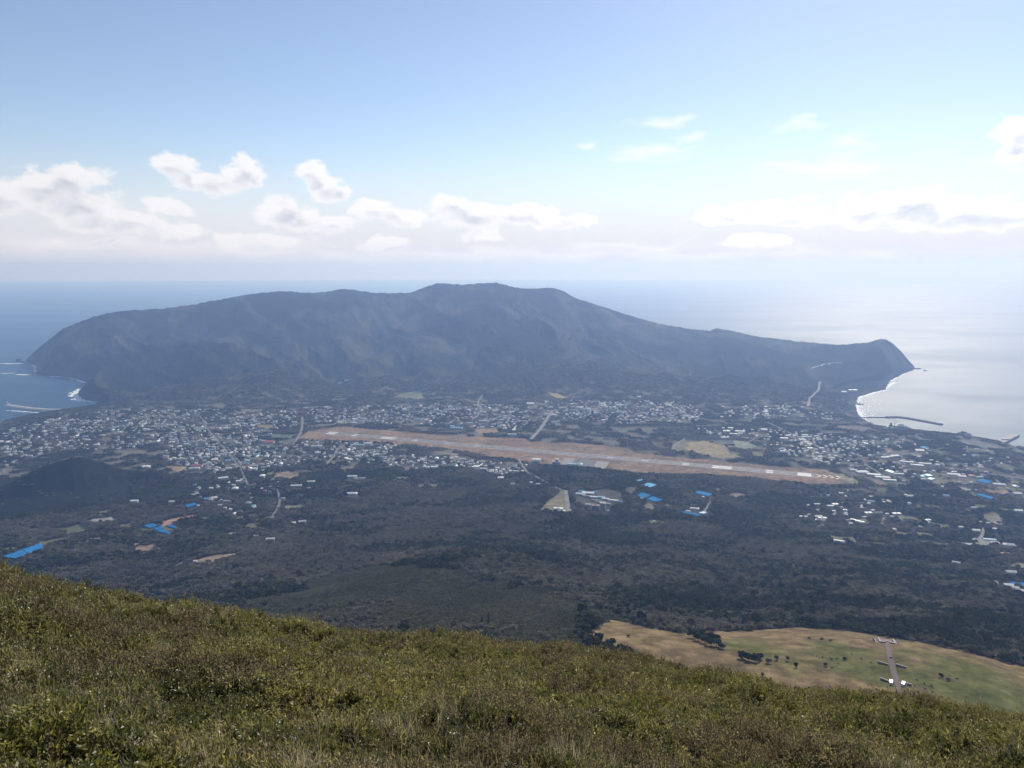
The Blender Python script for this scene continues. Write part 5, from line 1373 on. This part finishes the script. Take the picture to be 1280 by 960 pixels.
def crown_quads(R_, nclump, per, leaf, rxy, rz, zc, tilt=0.5):
    """leaf-clump quads on the shells of several lobes spread through a crown"""
    Cs, Us, Ws = [], [], []
    for k in range(nclump):
        d = unit(R_.randn(1, 3))[0]; d[2] = abs(d[2])*0.9-0.15
        f = R_.uniform(0.25, 0.75)
        c = np.array([d[0]*rxy*f, d[1]*rxy*f, zc+d[2]*rz*f]); rad = R_.uniform(0.34, 0.58)*min(rxy, rz)
        n_ = unit(R_.randn(per, 3)); n_[:, 2] = np.abs(n_[:, 2])*0.8+n_[:, 2]*0.2; n_ = unit(n_)
        P = c + n_*rad*R_.uniform(0.65, 1.08, (per, 1))
        nn = unit(n_+R_.randn(per, 3)*tilt); u = unit(np.cross(nn, R_.randn(per, 3))); w = np.cross(nn, u)
        s = leaf*R_.uniform(0.5, 1.2, (per, 1))
        Cs.append(P); Us.append(u*s); Ws.append(w*s*R_.uniform(0.5, 0.9, (per, 1)))
    return np.concatenate(Cs), np.concatenate(Us), np.concatenate(Ws)
M['scrub'] = leaf_material('scrub_leaves', (0.040, 0.043, 0.022), (0.062, 0.062, 0.034), (0.092, 0.088, 0.052), 0.9, 0.1, 0.05, 0.01)
M['ever'] = leaf_material('evergreen_leaves', (0.016, 0.024, 0.012), (0.040, 0.050, 0.022), (0.075, 0.085, 0.038), 0.85, 0.12, 0.08, 0.006)
M['olive'] = leaf_material('olive_leaves', (0.055, 0.056, 0.028), (0.10, 0.094, 0.052), (0.14, 0.128, 0.075), 0.85, 0.12, 0.08, 0.006)
M['bare'] = leaf_material('bare_twigs', (0.092, 0.083, 0.064), (0.142, 0.130, 0.104), (0.20, 0.182, 0.15), 0.9, 0.2, 0.1, 0.006)
def proto(name, me):
    return bpy.data.objects.new(name, me)        # never linked: only its mesh is used by the scatter
def forest_proto(k, seed):
    R_ = np.random.RandomState(seed)
    if k == 0: C, U, W = crown_quads(R_, 6, 22, 0.17, 0.52, 0.5, 0.55); m_ = M['ever']
    elif k == 3: C, U, W = crown_quads(R_, 7, 22, 0.16, 0.6, 0.35, 0.35); m_ = M['scrub']
    elif k == 1: C, U, W = crown_quads(R_, 6, 20, 0.16, 0.55, 0.42, 0.5); m_ = M['olive']
    else: C, U, W = crown_quads(R_, 7, 20, 0.12, 0.55, 0.48, 0.55, 1.2); m_ = M['bare']
    return proto('crown_form', quads_mesh('crown', C, U, W, [m_]))
def scatter(name, pts, rot, scl, idx, protos, tilt=None):
    me = bpy.data.meshes.new(name); n = len(pts)
    me.vertices.add(n); me.vertices.foreach_set('co', pts.astype(np.float32).ravel())
    a = me.attributes.new('rot', 'FLOAT_VECTOR', 'POINT')
    rv = np.zeros((n, 3), np.float32); rv[:, 2] = rot
    if tilt is not None: rv[:, 0] = tilt[:, 0]; rv[:, 1] = tilt[:, 1]
    a.data.foreach_set('vector', rv.ravel())
    a = me.attributes.new('scl', 'FLOAT_VECTOR', 'POINT'); a.data.foreach_set('vector', scl.astype(np.float32).ravel())
    a = me.attributes.new('which', 'INT', 'POINT'); a.data.foreach_set('value', idx.astype(np.int32))
    o_ = obj(name, me)
    ng = bpy.data.node_groups.new(name+'_scatter', 'GeometryNodeTree')
    ng.interface.new_socket('Geometry', in_out='INPUT', socket_type='NodeSocketGeometry'); ng.interface.new_socket('Geometry', in_out='OUTPUT', socket_type='NodeSocketGeometry')
    N = ng.nodes; L = ng.links
    gi = N.new('NodeGroupInput'); go = N.new('NodeGroupOutput'); iop = N.new('GeometryNodeInstanceOnPoints')
    gi_ = N.new('GeometryNodeGeometryToInstance')
    for p in reversed(protos):
        oi = N.new('GeometryNodeObjectInfo'); oi.inputs['Object'].default_value = p; oi.inputs['As Instance'].default_value = True
        L.new(oi.outputs['Geometry'], gi_.inputs[0])
    gi_ = N.new('GeometryNodeGeometryToInstance') if False else gi_
    jn = N.new('GeometryNodeJoinGeometry'); N.remove(gi_)
    for nd in [q for q in N if q.bl_idname == 'GeometryNodeObjectInfo']:
        L.new(nd.outputs['Geometry'], jn.inputs[0])
    def named(nm, dt):
        q = N.new('GeometryNodeInputNamedAttribute'); q.data_type = dt; q.inputs['Name'].default_value = nm; return q.outputs['Attribute']
    L.new(gi.outputs[0], iop.inputs['Points']); L.new(jn.outputs[0], iop.inputs['Instance']); iop.inputs['Pick Instance'].default_value = True
    L.new(named('which', 'INT'), iop.inputs['Instance Index']); L.new(named('rot', 'FLOAT_VECTOR'), iop.inputs['Rotation']); L.new(named('scl', 'FLOAT_VECTOR'), iop.inputs['Scale'])
    L.new(iop.outputs[0], go.inputs[0])
    md = o_.modifiers.new('scatter', 'NODES'); md.node_group = ng
    return kind(o_, 'stuff')

def gz_many(x, y):
    r = np.hypot(x, y); a = np.arctan2(x, y)
    i = np.clip(np.searchsorted(rs, r)-1, 0, len(rs)-2); j = (a-azs[0])/(azs[1]-azs[0]); j0 = np.clip(j.astype(int), 0, len(azs)-2)
    t = np.clip((r-rs[i])/(rs[i+1]-rs[i]), 0, 1); u = np.clip(j-j0, 0, 1)
    return (GZ[i, j0]*(1-u)+GZ[i, j0+1]*u)*(1-t) + (GZ[i+1, j0]*(1-u)+GZ[i+1, j0+1]*u)*t
def tree_points():
    out = []
    for (r0, r1, sp) in ((560, 1150, 5.0), (1150, 1900, 6.5), (1900, 2900, 8.5), (2900, 4000, 11.0), (4000, 5400, 15.0)):
        half = r1*math.sin(math.radians(40)); nx = int(2*half/sp); ny = int((r1-r0*math.cos(math.radians(40)))/sp)
        gx, gy = np.meshgrid(np.arange(nx), np.arange(ny))
        x = -half+(gx.ravel()+NR.rand(gx.size))*sp; y = r0*math.cos(math.radians(40))+(gy.ravel()+NR.rand(gx.size))*sp
        r = np.hypot(x, y); az = np.degrees(np.arctan2(x, y))
        m = (r >= r0) & (r < r1) & (np.abs(az) < 39.5); x, y = x[m], y[m]
        out.append(np.stack([x, y, np.full(len(x), sp)], 1))
    P = np.concatenate(out); x, y, sp = P.T
    i = np.clip(((x-MX0)/MRES).astype(int), 0, MW-1); j = np.clip(((y-MY0)/MRES).astype(int), 0, MH-1)
    r = np.hypot(x, y)
    keep = ~OPEN[j, i]
    # yards and small plots thin the trees over the inhabited plain
    blk = vnoise(x/38+4, y/38); blk2 = vnoise(x/95+9, y/70)
    plain = (r > 2700) & (r < 4800) & ~((x < -900) & (r < 2900))
    keep &= ~(plain & (blk > 0.52) & (blk2 > 0.36))
    keep &= NR.rand(len(x)) < np.where(r > 4600, 0.5, 0.93)
    x, y, sp = x[keep], y[keep], sp[keep]; r = np.hypot(x, y)
    z = gz_many(x, y)
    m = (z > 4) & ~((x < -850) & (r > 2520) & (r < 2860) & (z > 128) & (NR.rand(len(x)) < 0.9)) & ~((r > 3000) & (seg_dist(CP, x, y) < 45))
    return x[m], y[m], z[m], sp[m], r[m]
x, y, z, sp, r = tree_points()
az = np.arctan2(x, y)
nb = (fbm(x/210+40, y/150+7, 5, 0.6)-0.5)*1.15+0.5; nb2 = fbm(x/60+3, y/45, 3); nsm = NR.rand(len(x))
# broad belts: bare wood on the middle flank, evergreen scrub low on the cone and on the plain
bare_bias = np.interp(r, [560, 900, 1200, 1700, 2100, 2600, 3500], [-0.02, -0.02, 0.0, 0.10, 0.08, -0.02, -0.08])
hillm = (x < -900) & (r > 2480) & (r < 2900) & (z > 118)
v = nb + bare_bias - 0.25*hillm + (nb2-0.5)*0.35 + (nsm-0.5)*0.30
for (px, py, rad) in [(30, 645, 130), (100, 640, 110), (160, 650, 90), (80, 655, 110)]:
    X, Y, _ = ground_at(px, py); v = v + 0.22*np.exp(-((x-X)**2+(y-Y)**2)/(2*rad*rad))*(~hillm)
# the evergreen mound in the middle that overlaps the meadow's left corner
for (px, py, rad) in [(690, 768, 75), (640, 745, 60), (480, 745, 110), (590, 760, 70), (730, 780, 45), (420, 730, 90)]:
    X, Y, _ = ground_at(px, py); v = v - 0.28*np.exp(-((x-X)**2+(y-Y)**2)/(2*rad*rad))
for (px, py, rad) in [(560, 700, 120), (620, 735, 40), (800, 765, 60), (700, 715, 110), (380, 700, 90), (900, 720, 90), (300, 690, 120)]:
    X, Y, _ = ground_at(px, py); v = v + 0.14*np.exp(-((x-X)**2+(y-Y)**2)/(2*rad*rad))
kind_i = np.where(v > 0.56, 2, np.where(v > 0.46, 1, 0))
SCRUB = poly_px([(300, 765), (345, 738), (400, 716), (470, 706), (560, 712), (610, 728), (655, 716), (740, 741), (770, 762), (764, 785), (700, 815), (480, 815), (330, 800)])
scr = inside_poly(SCRUB, x+(nb2-0.5)*170, y+(fbm(x/40+9, y/60+3, 3)-0.5)*220) & (v < 0.60)
kind_i = np.where(scr, 3, kind_i)
idx = kind_i*3 + NR.randint(0, 3, len(x))
wid = sp*NR.uniform(1.15, 1.75, len(x)); hgt = wid*np.where(kind_i == 2, 0.75, 0.85)*NR.uniform(0.7, 1.25, len(x))
tall = NR.rand(len(x)) < 0.05; wid[tall] *= 1.35; hgt[tall] *= 1.6
hgt = np.minimum(hgt, np.interp(r, [2300, 3000], [15, 6.5])); wid = np.minimum(wid, np.interp(r, [2300, 2900, 4300, 5400], [15, 11, 14, 22]))
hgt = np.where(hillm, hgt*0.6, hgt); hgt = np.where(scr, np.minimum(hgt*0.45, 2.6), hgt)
protos = [forest_proto(k, 100+k*10+q) for k in range(4) for q in range(3)]
print('trees', len(x))
scatter('forest', np.stack([x, y, z-0.4], 1), NR.uniform(0, 6.28, len(x)), np.stack([wid, wid, hgt], 1), idx, protos)

# single trees on and below the meadow
def tree(label, x, y, h, spread, style, seed, group=None, cat='tree', name='tree'):
    X, Y, Z = on_meadow(x, y); R_ = np.random.RandomState(seed); r_ = random.Random(seed)
    t = thing(name, label, cat, (X, Y, Z), 0, group)
    mb = MB(); th = h*(0.85 if style == 'conifer' else 0.55)
    pts = [(0, 0, -0.6), (0.1, 0.05, th*0.4), (0.25*r_.uniform(-1, 1), 0.2*r_.uniform(-1, 1), th)]
    mb.tube(pts, [h*0.035, h*0.026, h*0.008], 7)
    for k in range(6):
        a = r_.uniform(0, 6.28); z0 = th*r_.uniform(0.4, 0.9); l = spread*r_.uniform(0.3, 0.45)
        mb.tube([(0, 0, z0), (math.cos(a)*l*0.5, math.sin(a)*l*0.5, z0+l*0.35), (math.cos(a)*l, math.sin(a)*l, z0+l*0.6)], [h*0.014, h*0.01, h*0.004], 5)
    mb.build('trunk', M['bark'], t)
    if style == 'conifer':
        n_ = 900; f = R_.rand(n_)**0.7; zz_ = h*(1-f*0.88); rad = f*spread*0.5*(0.75+0.35*np.sin(zz_*2.2+R_.rand(n_)))*R_.uniform(0.5, 1.0, n_); a = R_.uniform(0, 6.28, n_)
        C = np.stack([np.cos(a)*rad, np.sin(a)*rad, zz_-rad*0.25], 1); nn = unit(np.stack([np.cos(a)*0.5, np.sin(a)*0.5, np.ones(n_)], 1)+R_.randn(n_, 3)*0.4)
        u = unit(np.cross(nn, R_.randn(n_, 3))); w = np.cross(nn, u); s = R_.uniform(0.18, 0.5, (n_, 1))
        me = quads_mesh('crown', C, u*s, w*s*0.6, [M['ever']])
    else:
        ncl = 9 if style == 'wide' else 6
        C, U, W = crown_quads(R_, ncl+4, 95, 0.42*spread/8+0.14, spread*0.55, h*0.6, h*0.46)
        me = quads_mesh('crown', C, U, W, [M['bare'] if style == 'bare' else M['ever']])
    obj('crown', me, t)
    return t
tree('dark pointed conifer behind the shrub crest, the taller of two', 611, 780, 14, 9, 'conifer', 1, None, 'tree', 'conifer')
tree('dark pointed conifer behind the shrub crest, the smaller of two', 602.5, 778.5, 8, 7, 'conifer', 2, None, 'tree', 'conifer')
G1 = 'dark trees of the grove on the meadow\'s far edge'
for i, (px, py, h, s) in enumerate([(866, 798, 9, 10), (873, 801, 9, 10), (880, 804, 8.5, 10), (888, 807, 9, 9), (895, 808, 8.5, 9), (902, 811, 5, 7), (878, 797, 9, 10), (887, 800, 8, 10), (895, 802, 8, 8)]):
    tree('dark round tree in the dense grove on the meadow\'s far edge', px, py, h, s, 'wide' if i % 2 else 'round', 10+i, G1)
G2 = 'evergreen trees of the small clump in the middle of the meadow'
for i, (px, py, h, s) in enumerate([(928, 823, 7, 8), (936, 826, 7.5, 9), (944, 827, 7, 8), (950, 824, 5.5, 7)]):
    tree('evergreen tree in the small compact clump in the middle of the meadow', px, py, h, s, 'wide', 30+i, G2)
for i, (px, py, h, s, st, lab) in enumerate([
        (961, 829, 5.5, 9, 'bare', 'thin bare crowned tree directly right of the meadow clump'), (971, 825, 6, 6, 'bare', 'bare spindly tree second to the right of the meadow clump'),
        (984.3, 826, 6, 5, 'round', 'lone small dark tree on the meadow between the clump and the cows'), (995.3, 834, 5, 6, 'round', 'round dark bush nearest the shrub crest left of the cows'),
        (953, 845, 4, 6, 'bare', 'brown bush half behind the shrub crest on the meadow'), 
        (1031.5, 832.6, 4, 5, 'bare', 'bare bush among the grazing cows'), (1055.8, 824.6, 3, 6, 'round', 'low dark bush among the left group of cows'),
        (1176.6, 846.6, 4, 6, 'round', 'dark round bush on the meadow right of the path'), (1184.8, 851, 3, 5, 'bare', 'brown low bush right of the dark round one'),
        (1027, 799.6, 3, 6, 'bare', 'rusty brown thicket on the straw meadow\'s upper left'), (1037.6, 801.8, 3, 6, 'bare', 'rusty brown thicket right of the first one on the straw meadow'),
        (1012, 798.6, 2.5, 5, 'bare', 'small rusty bush left of the brown thickets'), (785.4, 796.6, 3, 5, 'round', 'single dark bush on the straw slope at the meadow\'s left end')]):
    tree(lab, px, py, h*0.8, s*0.7, st, 50+i, None, 'tree' if 'tree' in lab else 'bush', 'tree' if 'tree' in lab else 'bush')

# ------------------------------------------------------------------ the shrubby crest at the photographer's feet
LM = {}; ISL = 0.6
LM['green'] = leaf_material('glossy_leaves', (0.070, 0.076, 0.026), (0.140, 0.138, 0.050), (0.26, 0.235, 0.115), 0.36, 0.42, 0.5, 0.55)
LM['yellow'] = leaf_material('yellowish_leaves', (0.105, 0.112, 0.032), (0.175, 0.170, 0.052), (0.28, 0.245, 0.10), 0.42, 0.42, 0.45, 0.55)
LM['brown'] = leaf_material('dry_leaves', (0.13, 0.105, 0.060), (0.21, 0.170, 0.098), (0.31, 0.255, 0.16), 0.6, 0.35, 0.3, 0.55)
LM['straw'] = leaf_material('straw', (0.28, 0.22, 0.14), (0.40, 0.33, 0.22), (0.56, 0.49, 0.36), 0.6, 0.35, 0.3, 0.8)
LM['twig'] = leaf_material('twigs', (0.10, 0.075, 0.05), (0.15, 0.12, 0.08), (0.22, 0.18, 0.13), 0.8, 0.0, 0.2, 0.8)
def sprig(seed, leafmat, nl=40, size=0.0205, spread=0.085, hgt=0.16, twigs=5):
    R_ = np.random.RandomState(seed); V = []; F = []; MI = []
    def add(pts, m_): b = len(V); V.extend([tuple(p) for p in pts]); F.append(tuple(range(b, b+len(pts)))); MI.append(m_)
    tips = []
    for k in range(twigs):
        a = R_.uniform(0, 6.28); rr_ = spread*R_.uniform(0.1, 0.9); tip = np.array([math.cos(a)*rr_, math.sin(a)*rr_, hgt*R_.uniform(0.6, 1.15)]); tips.append(tip)
        w = 0.0022; base = np.array([tip[0]*0.3, tip[1]*0.3, -0.05])
        add([base+[w, 0, 0], base-[w, 0, 0], tip-[w*0.5, 0, 0], tip+[w*0.5, 0, 0]], 1); add([base+[0, w, 0], base-[0, w, 0], tip-[0, w*0.5, 0], tip+[0, w*0.5, 0]], 1)
    for k in range(nl):
        tp = tips[k % twigs]; f = 1-abs(R_.randn())*0.28; f = max(f, 0.3)
        c = np.array([tp[0]*(0.3+0.7*f), tp[1]*(0.3+0.7*f), tp[2]*f])
        a = R_.uniform(0, 6.28); el = R_.uniform(0.0, 1.1)
        d = np.array([math.cos(a)*math.cos(el), math.sin(a)*math.cos(el), math.sin(el)]); s = np.cross(d, [0, 0, 1]); s /= np.linalg.norm(s)+1e-6
        up = np.cross(s, d); l = size*R_.uniform(0.8, 1.5); w = l*0.42
        p0 = c; p1 = c+d*l*0.9+s*w-up*0.15*l; p2 = c+d*l*1.9-up*0.1*l; p3 = c+d*l*0.9-s*w-up*0.15*l; m_ = c+d*l*0.95-up*0.32*l
        add([p0, p1, p2, m_], 0); add([p0, m_, p2, p3], 0)
    me = bpy.data.meshes.new('sprig'); me.from_pydata(V, [], F); me.materials.append(leafmat); me.materials.append(LM['twig'])
    me.polygons.foreach_set('material_index', MI); me.update()
    return proto('sprig_form', me)
def tuft(seed, nb_=26, hgt=0.34, w=0.0035, lean=0.5):
    R_ = np.random.RandomState(seed); V = []; F = []
    for k in range(nb_):
        a = R_.uniform(0, 6.28); le = R_.uniform(0.1, lean); h = hgt*R_.uniform(0.5, 1.15); b0 = R_.randn(2)*0.03
        d = np.array([math.cos(a), math.sin(a)]); s = np.array([-d[1], d[0]])*w; prev = None
        for j in range(5):
            f = j/4; q = b0+d*(le*h*f*f*1.1)+d*0.12*0; zz_ = h*(f-0.28*le*f*f*1.6); ww = (1-f*0.85)
            row = ((q[0]-s[0]*ww, q[1]-s[1]*ww, zz_-0.04), (q[0]+s[0]*ww, q[1]+s[1]*ww, zz_-0.04))
            if prev: b = len(V); V.extend([prev[0], prev[1], row[1], row[0]]); F.append((b, b+1, b+2, b+3))
            prev = row
    me = bpy.data.meshes.new('tuft'); me.from_pydata(V, [], F); me.materials.append(LM['straw']); me.update()
    return proto('tuft_form', me)
SP = [sprig(1, LM['green']), sprig(2, LM['green']), sprig(3, LM['green'], 50, 0.015), sprig(4, LM['yellow']), sprig(5, LM['yellow'], 36, 0.016),
      sprig(6, LM['brown'], 26, 0.014, 0.09, 0.2, 9), sprig(7, LM['brown'], 34, 0.013, 0.08, 0.15, 8)]
TU = [tuft(1), tuft(2, 20, 0.42, 0.003, 0.7), tuft(3, 34, 0.26, 0.003, 0.9)]
def near_points(n, r0, r1, pw=1.35):
    u = NR.rand(n); r = (r0**pw + u*(r1**pw-r0**pw))**(1/pw); a = np.radians(NR.uniform(-43, 43, n))
    x, y = r*np.sin(a), r*np.cos(a); return x, y, gz_many(x, y), r
x, y, z, r = near_points(150000, 3.0, 33.0)
mnd = fbm(x/1.7+11, y/1.7, 3); tone = fbm(x/2.3+50, y/2.3+9, 4) + (NR.rand(len(x))-0.5)*0.16; dry = fbm(x/1.5+80, y/1.5, 4)+(NR.rand(len(x))-0.5)*0.12
lift = np.clip(mnd-0.47, 0, 1)*1.3
k_ = np.where(dry > 0.625, 5+NR.randint(0, 2, len(x)), np.where(tone > 0.555, 3+NR.randint(0, 2, len(x)), NR.randint(0, 3, len(x))))
k_ = np.where((NR.rand(len(x)) < 0.10), 5+NR.randint(0, 2, len(x)), k_)
s = NR.uniform(0.9, 1.5, len(x))*np.interp(r, [3, 8, 33], [0.95, 1.1, 1.7])
zoff = lift*NR.uniform(0.2, 1.0, len(x))
scatter('shrub_cover', np.stack([x, y, z+zoff-0.02], 1), NR.uniform(0, 6.28, len(x)), np.stack([s, s, s*NR.uniform(0.7, 1.7, len(x))], 1), k_, SP, NR.randn(len(x), 2)*0.22)
x, y, z, r = near_points(34000, 3.2, 32.0)
gr = fbm(x/2.0+130, y/2.0+60, 4)+(NR.rand(len(x))-0.5)*0.1
# more dry grass along the left shoulder and the very crest
gr = gr - 0.03*(x > -1) + 0.07*(x < -2)*(r > 7) + 0.05*(r > 17)
m = gr > 0.54; x, y, z, r = x[m], y[m], z[m], r[m]
s = NR.uniform(0.7, 1.35, len(x)); zo = np.clip(fbm(x/1.7+11, y/1.7, 3)-0.47, 0, 1)*1.2
scatter('dry_grass', np.stack([x, y, z+zo], 1), NR.uniform(0, 6.28, len(x)), np.stack([s, s, s], 1), NR.randint(0, 3, len(x)), TU, np.stack([NR.randn(len(x))*0.15, NR.randn(len(x))*0.15+0.2], 1))
